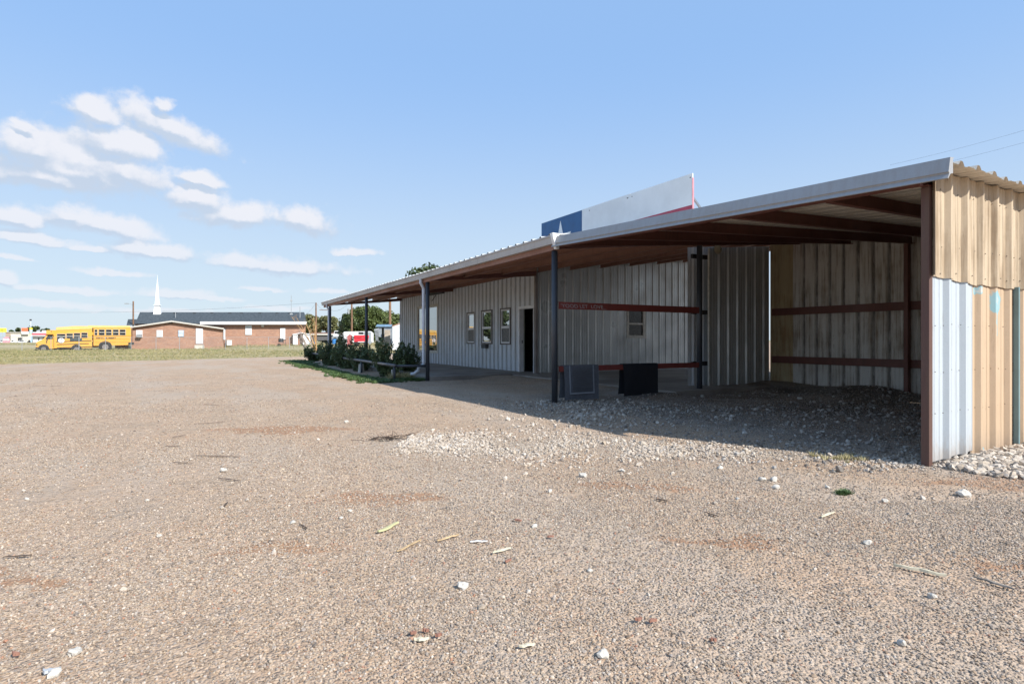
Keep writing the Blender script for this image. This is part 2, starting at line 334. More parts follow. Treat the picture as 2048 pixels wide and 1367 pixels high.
def brick(q, b, ob):
    bt = q.new('ShaderNodeTexBrick'); q.put(bt.inputs['Vector'], q.mapping(ob, rot=(R(90), 0, 0)))
    bt.inputs['Scale'].default_value = 1; bt.inputs['Brick Width'].default_value = .21; bt.inputs['Row Height'].default_value = .076; bt.inputs['Mortar Size'].default_value = .006
    bt.inputs['Color1'].default_value = (.33, .155, .095, 1); bt.inputs['Color2'].default_value = (.42, .235, .155, 1); bt.inputs['Mortar'].default_value = (.36, .30, .26, 1)
    n = q.ramp(q.noise(q.mapping(ob, scale=(1, 1, 3.5)), .8, 6, .75), .38, .66)
    return q.mix(q.math('MULTIPLY', n, .55), bt.outputs[0], (.24, .15, .12))
M_BRICK = mat('brown_brick', build=brick, rough=.9)
def shing(q, b, ob):
    b.inputs['Roughness'].default_value = .9
    return q.mix(q.ramp(q.noise(q.mapping(ob, scale=(3, 3, 9)), 1.2, 6, .8), .4, .62), (.028, .038, .045), (.075, .09, .10))
M_SHING = mat('dark_shingle', build=shing)
M_YEL = mat('school_bus_yellow', build=painted_sheet((.68, .35, .05), (.58, .35, .10), .35, rust=(.25, .12, .03), rustamt=.2, rough=.4, speck=False))
M_YELP = mat('faded_bus_yellow', build=painted_sheet((.72, .46, .14), (.70, .55, .30), .5, rust=(.25, .12, .03), rustamt=.15, rough=.5, speck=False))
M_TYRE = mat('tyre_rubber', (.02, .02, .021), .85)
M_RIM = mat('rim_grey', (.20, .18, .17), .6)
M_RUST = mat('rusty_frame', (.15, .075, .04), .9, var=.5, scale=7)
M_REDP = mat('red_trailer_paint', (.60, .03, .045), .35, var=.2, scale=2)
M_REDD = mat('faded_red_panel', (.34, .10, .10), .7, var=.2, scale=3)
M_BLUEB = mat('blue_plastic', (.04, .20, .50), .5)
M_GREYM = mat('grey_sheet_metal', (.30, .33, .36), .45, .2)
M_LBLUE = mat('pale_blue_roof', (.16, .28, .42), .5)
M_CREAM = mat('cream_render', (.55, .52, .45), .8)
M_ORANGE = mat('orange_sign', (.68, .14, .05), .5)
M_YELS = mat('yellow_sign', (.75, .68, .05), .5)
M_PINK = mat('pink_panel', (.62, .25, .30), .6)
M_REDS = mat('red_band', (.50, .07, .09), .6)
M_BLUE = mat('flag_blue', (.016, .095, .24), .45, var=.1, scale=4)
M_FLW = mat('flag_white', (.78, .81, .82), .45, var=.07, scale=1.2)
M_FLR = mat('flag_red', (.42, .06, .10), .5, var=.1, scale=4)
M_CHALK = mat('chalk_mark', (.42, .40, .40), .9)
M_CAR = mat('white_car_paint', (.6, .62, .65), .3)
M_WHITEF = mat('far_white_wall', (.66, .68, .70), .6)

# ------------------------------------------------------------------ mesh builder
class MB:
    def __init__(s): s.v = []; s.f = []
    def add(s, vs, fs):
        o = len(s.v); s.v += [tuple(v) for v in vs]; s.f += [tuple(i + o for i in f) for f in fs]; return s
    def box(s, x0, x1, y0, y1, z0, z1):
        vs = [(x, y, z) for z in (z0, z1) for y in (y0, y1) for x in (x0, x1)]
        return s.add(vs, [(0, 2, 3, 1), (4, 5, 7, 6), (0, 1, 5, 4), (2, 6, 7, 3), (0, 4, 6, 2), (1, 3, 7, 5)])
    def obox(s, c, ax, ay, az):
        c, ax, ay, az = map(Vector, (c, ax, ay, az))
        vs = [c + ax * i + ay * j + az * k for k in (-1, 1) for j in (-1, 1) for i in (-1, 1)]
        return s.add(vs, [(0, 2, 3, 1), (4, 5, 7, 6), (0, 1, 5, 4), (2, 6, 7, 3), (0, 4, 6, 2), (1, 3, 7, 5)])
    def bar(s, p0, p1, wd, ht, up=(0, 0, 1)):
        p0, p1 = Vector(p0), Vector(p1); d = (p1 - p0); u = Vector(up); sd_ = d.cross(u).normalized(); u2 = sd_.cross(d).normalized()
        return s.obox((p0 + p1) / 2, d / 2, sd_ * wd / 2, u2 * ht / 2)
    def tube(s, pts, r, n=10, cap=True):
        pts = [Vector(p) for p in pts]; rr = r if isinstance(r, (list, tuple)) else [r] * len(pts)
        rings = []; prev = None
        for i, p in enumerate(pts):
            d = (pts[min(i + 1, len(pts) - 1)] - pts[max(i - 1, 0)]).normalized()
            a = Vector((0, 0, 1)) if abs(d.z) < .9 else Vector((1, 0, 0))
            if prev is not None: a = prev
            x = (a - d * a.dot(d)).normalized(); y = d.cross(x); prev = x
            rings.append([p + (x * math.cos(2 * math.pi * k / n) + y * math.sin(2 * math.pi * k / n)) * rr[i] for k in range(n)])
        vs = [v for rg in rings for v in rg]; fs = []
        for i in range(len(pts) - 1):
            for k in range(n): fs.append((i * n + k, i * n + (k + 1) % n, (i + 1) * n + (k + 1) % n, (i + 1) * n + k))
        if cap: fs.append(tuple(range(n - 1, -1, -1))); fs.append(tuple((len(pts) - 1) * n + k for k in range(n)))
        return s.add(vs, fs)
    def prism(s, poly, O, U, V, N, t0, t1):
        O, U, V, N = map(Vector, (O, U, V, N)); n = len(poly)
        vs = [O + U * a + V * b_ + N * t for t in (t0, t1) for (a, b_) in poly]
        fs = [tuple(range(n - 1, -1, -1)), tuple(range(n, 2 * n))] + [(i, (i + 1) % n, n + (i + 1) % n, n + i) for i in range(n)]
        return s.add(vs, fs)
    def build(s, name, m, parent=None, smooth=False, org=None):
        me = bpy.data.meshes.new(name); o_ = org if org is not None else (WL.get(parent.name, Vector()) if parent else Vector())
        vs = [(v[0] - o_[0], v[1] - o_[1], v[2] - o_[2]) for v in s.v]
        me.from_pydata(vs, [], s.f); me.materials.append(m)
        if smooth: me.polygons.foreach_set('use_smooth', [True] * len(me.polygons))
        me.update(); o = bpy.data.objects.new(name, me); COL.objects.link(o)
        if parent: o.parent = parent; WL[o.name] = Vector(o_)
        elif org is not None: o.location = org; WL[o.name] = Vector(org)
        return o
WL = {}
def tag(o, label=None, cat=None, group=None, kind=None):
    if label: o['label'] = label
    if cat: o['category'] = cat
    if group: o['group'] = group
    if kind: o['kind'] = kind
    return o
def thing(name, label, cat, loc=(0, 0, 0), group=None):
    o = bpy.data.objects.new(name, None); COL.objects.link(o); o.location = loc; o.empty_display_size = .3
    WL[o.name] = Vector(loc); return tag(o, label, cat, group)
def kids(o): return [c for c in bpy.data.objects if c.parent == o]
def at(px, D):                     # plan position of a survey sight at forward distance D
    t = (px - 1024) / FPX; return Vector((D * (SY + t * CY), D * (CY - t * SY), 0))
def zat(py, D): return h - (py - 680) / FPX * D
def ratio(px): t = (px - 1024) / FPX; return (SY + t * CY) / (CY - t * SY)
FW = Vector((SY, CY, 0)); RT = Vector((CY, -SY, 0)); UP = Vector((0, 0, 1))

def sstep(x, a, b_):
    t = np.clip((x - a) / (b_ - a), 0, 1); return t * t * (3 - 2 * t)
_ph = [(random.uniform(0, 6.28), random.uniform(0, 6.28), random.uniform(-1, 1), random.uniform(-1, 1)) for _ in range(14)]
def wob(x, y, sc):
    r = 0
    for i, (a, b_, c, d) in enumerate(_ph):
        n = math.hypot(c, d) + .2; r = r + np.sin((c * x + d * y) / n * (1 + i * .35) / sc + a) * (1 / (1 + i * .3))
    return r / 4
def gz(x, y):
    """height of the ground"""
    x = np.asarray(x, float); y = np.asarray(y, float)
    d = x * SY + y * CY
    near = 1 - sstep(d, 40, 60)
    z = wob(x, y, 1.1) * .012 * near + wob(x + 9, y - 4, .33) * .006 * near * (1 - sstep(d, 14, 25))
    rr_ = x * CY - y * SY
    z = z + .5 * sstep(d, 66, 78) * sstep(rr_, -39.5, -36) + .5 * sstep(d, 78.4, 80) * (1 - sstep(rr_, -39.5, -36))
    # loose stone banked along the shed wall foot and the shed back corner
    z = z + .05 * np.exp(-((y - 2.30) / .42) ** 2) * sstep(x, 5.3, 6.3) * (1 - sstep(x, 13, 14))
    z = z + .13 * np.exp(-((x - 11.9) / .9) ** 2) * sstep(y, 4.6, 6.5) * (1 - sstep(y, 9.0, 9.3)) * (1 + .3 * wob(x, y, .3))
    z = z + .12 * np.exp(-((x - 11.2) / 1.0) ** 2 - ((y - 6.6) / .6) ** 2)
    z = z + .06 * np.exp(-((y - 8.7) / .5) ** 2) * sstep(x, 9, 11) * (1 - sstep(x, 12, 12.5))
    # gravel drifted against the slab of the breezeway
    sl = sstep(x, 6.9, 7.9) * sstep(y, 7.6, 8.2) * (1 - sstep(y, 15, 15.4)) * (1 - sstep(x, 8.9, 9.4))
    z = z + .085 * sl * (1 - .9 * sstep(x, 8.05 + .2, 8.45)) + .02 * wob(x, y, .5) * sl
    z = z - .03 * sstep(y, 8.9, 9.6) * sstep(x, 9.0, 9.6) * (1 - sstep(y, 34, 36)) * (1 - sstep(x, 19, 20))
    return z

# ------------------------------------------------------------------ ground sheet
def ground():
    def axis(lo, hi, step, far):
        a = list(np.arange(lo, hi + 1e-6, step)); s_ = step
        while a[-1] < far: s_ *= 1.22; a.append(a[-1] + s_)
        s_ = step
        while a[0] > -far: s_ *= 1.22; a.insert(0, a[0] - s_)
        return np.array(a)
    xs = axis(-6, 14, .11, 3000); ys = axis(-1, 17, .11, 3500)
    Xg, Yg = np.meshgrid(xs, ys); Z = gz(Xg, Yg); nx, ny = len(xs), len(ys)
    co = np.stack([Xg.ravel(), Yg.ravel(), Z.ravel()], 1)
    i = np.arange((ny - 1) * (nx - 1)); r, c = i // (nx - 1), i % (nx - 1); a = r * nx + c
    fs = np.stack([a, a + 1, a + nx + 1, a + nx], 1)
    me = bpy.data.meshes.new('ground'); me.from_pydata(co.tolist(), [], fs.tolist()); me.materials.append(M_GROUND)
    me.polygons.foreach_set('use_smooth', [True] * len(me.polygons)); me.update()
    o = bpy.data.objects.new('ground', me); COL.objects.link(o); tag(o, kind='structure')
ground()

# ------------------------------------------------------------------ the metal building
bld = thing('metal_building', 'long low white ribbed metal building with open porch and breezeway under a sloping roof', 'building', (9.24, 21.5, 0))
EX = 5.62                       # eave line
PY = [7.71 * h, 13.40 * h, 19.1 * h, 24.9 * h]
WX = 8.25 * h; WY0, WY1 = 13.45 * h, 25.2 * h
def roofz(x): return 2.66 * h + .115 * (x - EX)
PITCH = .305
def sheet(O, S, N, s0, s1, zb, zt, openings=(), phase=0.0, rib=.034, rt=.015, rb=.045, minor=True, up=(0, 0, 1)):
    """ribbed sheet: runs along S from s0 to s1, ribs rise towards N, between zb(s) and zt(s)"""
    mb = MB(); O, S, N, U = Vector(O), Vector(S), Vector(N), Vector(up)
    prof = []
    k0 = math.floor((s0 - phase) / PITCH) - 1; k1 = math.ceil((s1 - phase) / PITCH) + 1
    for k in range(k0, k1 + 1):
        c = phase + k * PITCH
        prof += [(c - rb, 0), (c - rt, rib), (c + rt, rib), (c + rb, 0)]
        if minor:
            for m_ in (.108, .197): prof += [(c + m_ - .014, 0), (c + m_ - .007, .005), (c + m_ + .007, .005), (c + m_ + .014, 0)]
    def dep(s):
        for (a, da), (b_, db) in zip(prof, prof[1:]):
            if a <= s <= b_: return da if b_ == a else da + (db - da) * (s - a) / (b_ - a)
        return 0
    br = sorted({round(s, 5) for s, _ in prof if s0 < s < s1} | {s0, s1} | {round(e, 5) for o in openings for e in o[:2] if s0 < e < s1})
    for a, b_ in zip(br, br[1:]):
        if b_ - a < 1e-4: continue
        m_ = (a + b_) / 2; cuts = sorted((o[2], o[3]) for o in openings if o[0] < m_ < o[1])
        za, zb_ = zb(a), zb(b_); segs = []; lo = None
        for (c0, c1) in cuts:
            segs.append((lo, c0)); lo = c1
        segs.append((lo, None))
        da, db = dep(a + 1e-7), dep(b_ - 1e-7)
        for (l, u_) in segs:
            la, lb = (za, zb_) if l is None else (l, l); ua, ub = (zt(a), zt(b_)) if u_ is None else (u_, u_)
            if ua - la < 1e-3 and ub - lb < 1e-3: continue
            mb.add([O + S * a + N * da + U * la, O + S * b_ + N * db + U * lb, O + S * b_ + N * db + U * ub, O + S * a + N * da + U * ua], [(0, 1, 2, 3)])
    return mb
def wall_run(parent, name, m, O, S, N, s0, s1, zb, zt, openings=(), phase=0.0, width=3 * PITCH, **kw):
    s = s0; i = 0
    while s < s1 - .02:
        e = min(s + width, s1); mm = m[i % len(m)] if isinstance(m, list) else m
        jog = .0015 * (i % 2)
        sheet(Vector(O) + Vector(N) * jog, S, N, s, min(e + .012, s1 + .0), zb, zt, openings, phase, **kw).build(name, mm, parent)
        s = e; i += 1

def yw(px): return WX / ratio(px)           # place along the porch wall
slab = .095 * h
# openings in the porch wall (y0, y1, z0, z1)
def zw(px, py): y = yw(px); D = WX * SY + y * CY; return zat(py, D)
OPN = {}
OPN['big'] = (yw(876.5), yw(836), zw(856, 704) + .0, zw(876, 608.5))
OPN['w1'] = (yw(950.5), yw(935.5), zw(943, 686), zw(943, 625.5))
OPN['w2'] = (yw(985), yw(964.5), zw(975, 686.5), zw(975, 621))
OPN['w3'] = (yw(1022), yw(1002.5), zw(1012, 687.5), zw(1012, 617))
OPN['door'] = (yw(1070.5), yw(1040), slab, zw(1058, 614))
for wa_, wb2_ in ((WY0, OPN['door'][0] - .001), (OPN['door'][0], OPN['door'][1]), (OPN['door'][1] + .001, WY1)): wall_run(bld, 'wall_sheet', M_WALL, (WX, 0, 0), (0, 1, 0), (-1, 0, 0), wa_, wb2_, lambda s: slab + .004, lambda s: roofz(WX) - .20, list(OPN.values()), phase=WY0 + .12, rib=.040, rt=.013, rb=.036)
def win(key, single=False, lower_screen=True):
    y0, y1, z0, z1 = OPN[key]; x = WX
    f = MB(); d0, d1 = x - .045, x + .05; tw = .022
    f.box(d0, d1, y0 - tw, y0 + tw, z0 - tw, z1 + tw); f.box(d0, d1, y1 - tw, y1 + tw, z0 - tw, z1 + tw)
    f.box(d0 + .001, d1, y0 + tw, y1 - tw, z0 - tw, z0 + tw); f.box(d0 + .001, d1, y0 + tw, y1 - tw, z1 - tw, z1 + tw)
    W_ = f.build('window', M_TRIMD if not single else M_TRIM, bld)
    s_ = MB(); a0, a1, b0, b1 = y0 + tw + .001, y1 - tw - .001, z0 + tw + .001, z1 - tw - .001; e = .045 if not single else .07; xx0, xx1 = x - .03, x + .03
    s_.box(xx0, xx1, a0, a0 + e, b0, b1).box(xx0, xx1, a1 - e, a1, b0, b1).box(xx0 + .002, xx1, a0 + e, a1 - e, b0, b0 + e).box(xx0 + .002, xx1, a0 + e, a1 - e, b1 - e, b1)
    zm = b0 + (b1 - b0) * .475
    if not single: s_.box(xx0 - .006, xx1, a0 + e, a1 - e, zm - .04, zm + .04)
    s_.build('sash', M_WHITE if not single else M_TRIM, W_)
    if single: MB().box(x + .004, x + .010, a0 + e, a1 - e, b0 + e, b1 - e).build('pane', M_GLASS, W_)
    else:
        MB().box(x + .004, x + .010, a0 + e, a1 - e, zm + .04, b1 - e).build('pane', M_GLASS, W_)
        MB().box(x - .004, x + .002, a0 + e, a1 - e, b0 + e, zm - .04).build('insect_screen' if lower_screen else 'pane', M_SCREEN if lower_screen else M_GLASS, W_)
    return W_
win('big', True); win('w1'); win('w2', lower_screen=False); win('w3')
# door
y0, y1, z0, z1 = OPN['door']
fr = MB(); fr.box(WX - .05, WX + .12, y1 - .045, y1 + .045, slab, z1 + .05).box(WX - .05, WX + .12, y0 - .045, y0 + .045, slab, z1 + .05).box(WX - .049, WX + .12, y0 + .045, y1 - .045, z1 - .045, z1 + .045)
df = fr.build('door_frame', M_WHITE, bld)
MB().box(WX + .04, WX + .062, y1 - .062, y1 - .047, 1.02, 1.12).build('strike_plate', M_BLK, df)
lf = MB(); p0 = Vector((WX + .125, y1 - .05, 0)); dv = Vector((.32, .93, 0)).normalized(); nv = Vector((dv.y, -dv.x, 0))
lf.obox(p0 + dv * .45 + UP * (slab + .02 + 1.0), dv * .45, nv * .02, UP * 1.0)
dl = lf.build('door', M_DOOR, bld); MB().tube([p0 + dv * .84 + UP * 1.07 + nv * .02, p0 + dv * .84 + UP * 1.07 + nv * .08], .025, 8).build('door_knob', M_CHROME, dl)
MB().box(WX - .085, WX - .002, WY0 - .06, WY0 + .02, slab, roofz(WX) - .21).build('corner_trim', mat('corner_trim_paint', (.20, .175, .165), .5), bld)
MB().box(WX - .05, WX - .037, WY0 + .02, WY0 + .10, slab, roofz(WX) - .21).build('corner_flashing', M_TRIM, bld)
MB().box(WX - .05, WX - .002, WY1 - .01, WY1 + .04, slab, roofz(WX) - .21).build('corner_flashing', M_WALL, bld)
# end wall of the room, facing the breezeway
BX = 15.6 * h
ww = (12.1 * h, 11.43 * h, 1.12 * h, 1.98 * h)
ew_open = [(-ww[0] + 0, -ww[1], ww[2], ww[3])]
wall_run(bld, 'wall_sheet', M_WALL_DK, (0, WY0, 0), (1, 0, 0), (0, -1, 0), WX + .001, BX, lambda s: slab + .004, lambda s: roofz(s) - .03, [(11.43 * h, 12.1 * h, 1.12 * h, 1.98 * h)], phase=8.645 * h, minor=True)
f = MB(); a, b_, c, d = 11.43 * h, 12.1 * h, 1.12 * h, 1.98 * h
f.box(a - .03, a + .05, WY0 - .05, WY0 + .03, c - .03, d).box(b_ - .07, b_ + .03, WY0 - .05, WY0 + .03, c - .03, d).box(a + .05, b_ - .07, WY0 - .049, WY0 + .03, c - .03, c + .03).box(a + .05, b_ - .07, WY0 - .049, WY0 + .03, d - .05, d).box(a + .05, b_ - .07, WY0 - .045, WY0 + .02, (c + d) / 2 - .09, (c + d) / 2 - .03)
wn_ = f.build('window', M_TRIM, bld); MB().box(a + .05, b_ - .07, WY0, WY0 + .01, c + .03, d - .05).build('pane', M_GLASSD, wn_)
MB().box(a - .08, b_ + .06, WY0 - .075, WY0 - .051, c - .06, c - .031).build('sill', M_TRIM, wn_)
# far gable end and back wall (they keep the room dark), inner floor
wall_run(bld, 'wall_sheet', M_WALL, (0, WY1, 0), (1, 0, 0), (0, 1, 0), WX + .001, BX, lambda s: slab, lambda s: roofz(s) - .2, width=20, minor=False)
MB().box(BX, BX + .03, WY0, WY1, 0, roofz(BX) - .03).build('back_wall', M_WALL, bld)
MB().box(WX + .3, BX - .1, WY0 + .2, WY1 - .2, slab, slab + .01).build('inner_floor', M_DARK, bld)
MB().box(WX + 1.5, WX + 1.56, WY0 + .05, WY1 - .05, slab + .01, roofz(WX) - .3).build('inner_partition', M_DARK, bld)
# unseen wall beyond the shed, added to keep sun out of the breezeway
wall_run(bld, 'wall_sheet', M_WALL, (0, 7.95 * h, 0), (1, 0, 0), (0, -1, 0), 10.86 * h, BX, lambda s: 0, lambda s: roofz(s) - .22, width=20, minor=False)
# roof sheets: two skins so that the top and underside are both real
RY0, RY1 = 7.58 * h, 26.0 * h
s_ = RY0
while s_ < RY1 - .02:
    e = min(s_ + 3 * PITCH, RY1)
    O = Vector((EX - .06, 0, roofz(EX - .06))); U = Vector((1, 0, .115))
    sheet(O, (0, 1, 0), (0, 0, 1), s_, min(e + .01, RY1), lambda s: 0, lambda s: BX + 2.1 - EX, phase=.1, up=U, minor=False, rib=.04, rt=.02).build('roof_sheet', M_ROOF, bld)  # unseen rear overhang added to keep sun off the breezeway slab
    s_ = e
# purlins (Z sections), eave strut, rafters
def zpurl(p0, p1, dp, m, name, parent, fl=.06, zt=None):
    p0, p1 = Vector(p0), Vector(p1); mb = MB(); d = (p1 - p0).normalized(); sd_ = d.cross(UP).normalized()
    mb.bar(p0 - UP * dp / 2, p1 - UP * dp / 2, .012, dp)
    mb.bar(p0 - UP * .006 - sd_ * (fl / 2 + .006), p1 - UP * .006 - sd_ * (fl / 2 + .006), fl, .012)
    mb.bar(p0 - UP * (dp - .006) + sd_ * (fl / 2 + .006), p1 - UP * (dp - .006) + sd_ * (fl / 2 + .006), fl, .012)
    return mb.build(name, m, parent)
for X_ in (6.06, 7.15):
    for ya, yb in ((RY0 + .12, PY[1] - .01), (PY[1] + .01, PY[2] - .01), (PY[2] + .01, RY1 - .05)):
        zpurl((X_ * h, yb, roofz(X_ * h) - .004), (X_ * h, ya, roofz(X_ * h) - .004), .20, M_PURL, 'purlin', bld)
for X_ in (8.3, 9.33, 10.4, 11.5, 12.6, 13.7, 14.8):
    zpurl((X_ * h, RY1 - .05 if X_ < 8.5 else WY0 - .05, roofz(X_ * h) - .004), (X_ * h, RY0 + .12, roofz(X_ * h) - .004), .20, M_PURL, 'purlin', bld)
es = MB(); es.box(EX - .01, EX + .05, RY0 + .1, RY1 - .02, roofz(EX) - .26, roofz(EX) - .012)
es.build('eave_strut', M_PURL, bld)
for i, y in enumerate([PY[0]] + PY[1:]):
    ztop = lambda x: roofz(x) - .205
    r_ = MB(); x0, x1 = EX + .055, (BX if i == 0 else WX - .09)
    a0, a1 = ztop(x0) + .14, ztop(x1) - .0
    r_.add([(x0, y - .055, ztop(x0) - .03), (x1, y - .055, ztop(x1) - .10), (x1, y - .055, ztop(x1) + .05), (x0, y - .055, ztop(x0) + .05),
            (x0, y + .055, ztop(x0) - .03), (x1, y + .055, ztop(x1) - .10), (x1, y + .055, ztop(x1) + .05), (x0, y + .055, ztop(x0) + .05)],
           [(0, 1, 2, 3), (7, 6, 5, 4), (0, 4, 5, 1), (3, 2, 6, 7), (0, 3, 7, 4), (1, 5, 6, 2)])
    r_.build('rafter', M_RED, bld)
# posts along the eave
for i, y in enumerate(PY):
    MB().tube([(EX + .05, y, -.05), (EX + .05, y, roofz(EX) - .262)], .056, 14).build('post', M_DPOST, bld, True)
MB().tube([(8.3 * h, PY[0], -.05), (8.3 * h, PY[0], roofz(8.3 * h) - .29)], .058, 14).build('post', M_DPOST, bld, True)
# gutter with its own lip and end cap
gx = EX - .012
gp = [(0, 0), (0, .145), (-.10, .155), (-.115, .150), (-.115, .125), (-.10, .11), (-.085, 0)]
gt = roofz(EX) - .165
ya = RY0 - .02
segs = []
while ya < RY1: segs.append((ya, min(ya + 3.05, RY1))); ya += 3.05
for k_, (ya, yb) in enumerate(segs):
    g = MB(); g.prism(gp, (gx, ya + .002 * k_, gt + .0012 * (k_ % 2)), (1, 0, 0), (0, 0, 1), (0, 1, 0), 0, yb - ya - .003); gut = g.build('gutter', M_GUT, bld)
    if k_: MB().prism([(.001, -.004), (.001, .15), (-.119, .158), (-.119, .12), (-.10, .10), (-.088, -.004)], (gx, ya - .02, gt), (1, 0, 0), (0, 0, 1), (0, 1, 0), 0, .045).build('gutter_strap', M_GUT, gut)
cap = MB(); cap.prism([(0, -.10), (0, .17), (-.14, .175), (-.13, .09), (-.06, -.10)], (gx - .002, RY0 - .10, gt), (1, 0, 0), (0, 0, 1), (0, 1, 0), 0, .075)
cap.build('gutter_end_box', M_WHITE, bld)
def downspout(y, zbot, kick=True):
    x = EX - .07; d_ = MB(); pts = [(x, y, gt), (x, y, gt - .10), (x + .09, y + .02, gt - .25), (x + .09, y + .02, zbot + .22)]
    if kick: pts += [(x + .10, y + .03, zbot + .14), (x - .02, y + .10, zbot + .06), (x - .02, y + .12, zbot - .02), (x - .12, y + .2, zbot - .12), (x - .2, y + .25, zbot - .13)]
    d_.tube(pts, .045, 8); d_.build('downspout', M_DSP, bld)
downspout(PY[1] + .22, .30); downspout(PY[3] + .16, .0, False)
# fluorescent batten hanging off the porch ceiling
bt = MB(); pL = Vector((WX - .30, yw(905), 0)); y_a, y_b = yw(905), yw(880)
bt.box(WX - .55, WX - .43, y_a - .2, y_b, roofz(WX) - .40, roofz(WX) - .31)
lt = thing('batten_light', 'dark strip light hanging from the porch ceiling in front of the white wall', 'light fitting', (WX - .49, (y_a + y_b) / 2, roofz(WX) - .4))
bt.build('housing', M_BLK, lt); MB().bar((WX - .49, y_a + .55, roofz(WX) - .41), (WX - .60, y_a + .75, roofz(WX) - .66), .02, .02).build('broken_bracket', M_BLK, lt)
mbx = thing('mail_box', 'small dark box fixed below the middle narrow window', 'mailbox', (WX - .1, (OPN['w2'][0] + OPN['w2'][1]) / 2, OPN['w2'][2] - .2))
yc = (OPN['w2'][0] + OPN['w2'][1]) / 2; zc = OPN['w2'][2]
MB().box(WX - .16, WX - .038, yc - .17, yc + .18, zc - .17, zc - .045).build('box', mat('dull_grey_box', (.07, .075, .075), .6), mbx)
MB().box(WX - .175, WX - .03, yc - .19, yc + .20, zc - .044, zc - .028).build('lid', M_BLK, mbx)

# slab
def slab_mesh():
    m = MB(); poly = [(EX + .1, PY[1] - .02), (WX - .9, PY[1] - .02), (WX - .9, 8.35), (BX + .3, 8.35), (BX + .3, WY1 + .3), (EX + .1, WY1 + .3)]
    m.prism(poly, (0, 0, 0), (1, 0, 0), (0, 1, 0), (0, 0, 1), -.1, slab)
    return tag(m.build('porch_slab', M_CONC), kind='structure')
slab_mesh()

# ------------------------------------------------------------------ flag sign on the roof
FX = WX; fy0, fy1 = FX / ratio(1385), FX / ratio(1083); fb = FX / ratio(1164)
ft = h + .382 * FX / h * h * 1.0; ftop = 1.0 * h + .382 * FX; fht = .144 * FX; fm = ftop - fht / 2; flo = max(ftop - fht, roofz(FX) + .05)
sg = thing('flag_sign', 'long painted board on the roof with blue canton, white star and white and red stripes', 'sign', (FX, (fy0 + fy1) / 2, ftop - fht))
MB().box(FX, FX + .02, fb + .001, fy1, flo, ftop).build('blue_panel', M_BLUE, sg)
mid_ = (fb + fy0) / 2
for k_, (ya, yb) in enumerate(((fy0, mid_ - .003), (mid_, fb))):
    MB().box(FX, FX + .02, ya, yb, fm, ftop - .0 + .006 * (k_ % 2)).build('white_panel', M_FLW, sg)
    MB().box(FX, FX + .02, ya, yb, flo, fm - .001).build('red_panel', M_FLR, sg)
st_ = []; cyy = (fb + fy1) / 2; cz = ftop - fht * .50; ro = fht * .42
for k_ in range(10):
    a = math.pi / 2 + k_ * math.pi / 5; r_ = ro if k_ % 2 == 0 else ro * .382; st_.append((r_ * math.cos(a), r_ * math.sin(a)))
MB().prism(st_, (FX, cyy, cz), (0, 1, 0), (0, 0, 1), (-1, 0, 0), .002, .008).build('star', M_FLW, sg)
MB().box(FX - .015, FX + .03, fy0 - .014, fy0 - .002, flo, ftop - .10).build('edge_trim', mat('pink_edge', (.50, .22, .26), .5), sg)
for yy in (fy0 + .05, fy0 + 1.9, fy0 + 2.05, fb - .35, (fb + fy0) / 2 + .1): MB().box(FX - .008, FX - .001, yy, yy + .02, ftop - .09, ftop - .07).build('bolt', M_BLK, sg)
for yy in np.linspace(fy0 + .2, fy1 - .2, 4):
    m = MB(); m.bar((FX + .04, yy, roofz(FX) + .0), (FX + .04, yy, ftop - .1), .04, .04, up=(1, 0, 0)).bar((FX + .06, yy, ftop - .3), (FX + 1.0, yy, roofz(FX + 1.0)), .04, .04); m.build('brace', M_CHROME, sg)

# ------------------------------------------------------------------ open shed
shed = thing('open_shed', 'open fronted shed of patched ribbed metal sheets with brown steel framing', 'shed', (8.9, 5.8, 0))
SX0, SX1 = 5.0 * h, 10.82 * h; SY0, SY1 = 2.38 * h, 8.1 * h
def dz(x, y):
    f_ = 2.345 * h + .0465 * (y - 2.2 * h); b__ = 2.36 * h + .140 * (y - 2.2 * h)
    k_ = (x - SX0) / (SX1 - SX0); return f_ + (b__ - f_) * k_
# roof deck, ribs run along the building
ys_ = [2.2 * h, 4.1 * h, 5.9 * h, 7.62 * h]
x = SX0 - .02; nsh = 0
while x < SX1 + .05:
    xe = min(x + 3 * PITCH, SX1 + .1); prof = []
    c = math.floor(x / PITCH) * PITCH
    while c < xe + .3:
        for s0_, d_ in ((-.05, 0), (-.02, .036), (.02, .036), (.05, 0), (.10, 0), (.107, .005), (.121, .005), (.128, 0), (.19, 0), (.197, .005), (.211, .005), (.218, 0)): prof.append((c + s0_, d_))
        c += PITCH
    pr = [(x, 0)] + [p for p in prof if x < p[0] < xe] + [(xe + .012, 0)]
    m = MB(); n = len(pr); wv = [random.uniform(-.006, .006) for _ in pr]
    for j, yy in enumerate(ys_):
        jit = [(random.uniform(-.008, .008)) if j == 0 else 0 for _ in pr]
        m.v += [(a, yy + (0.03 * (nsh % 2 - .5) if j == 0 else 0), dz(a, yy) + d_ + .001 * (nsh % 2) + jit[i]) for i, (a, d_) in enumerate(pr)]
    for j in range(len(ys_) - 1):
        for i in range(n - 1): m.f.append((j * n + i, j * n + i + 1, (j + 1) * n + i + 1, (j + 1) * n + i))
    m.build('roof_sheet', M_DECK, shed); x = xe; nsh += 1
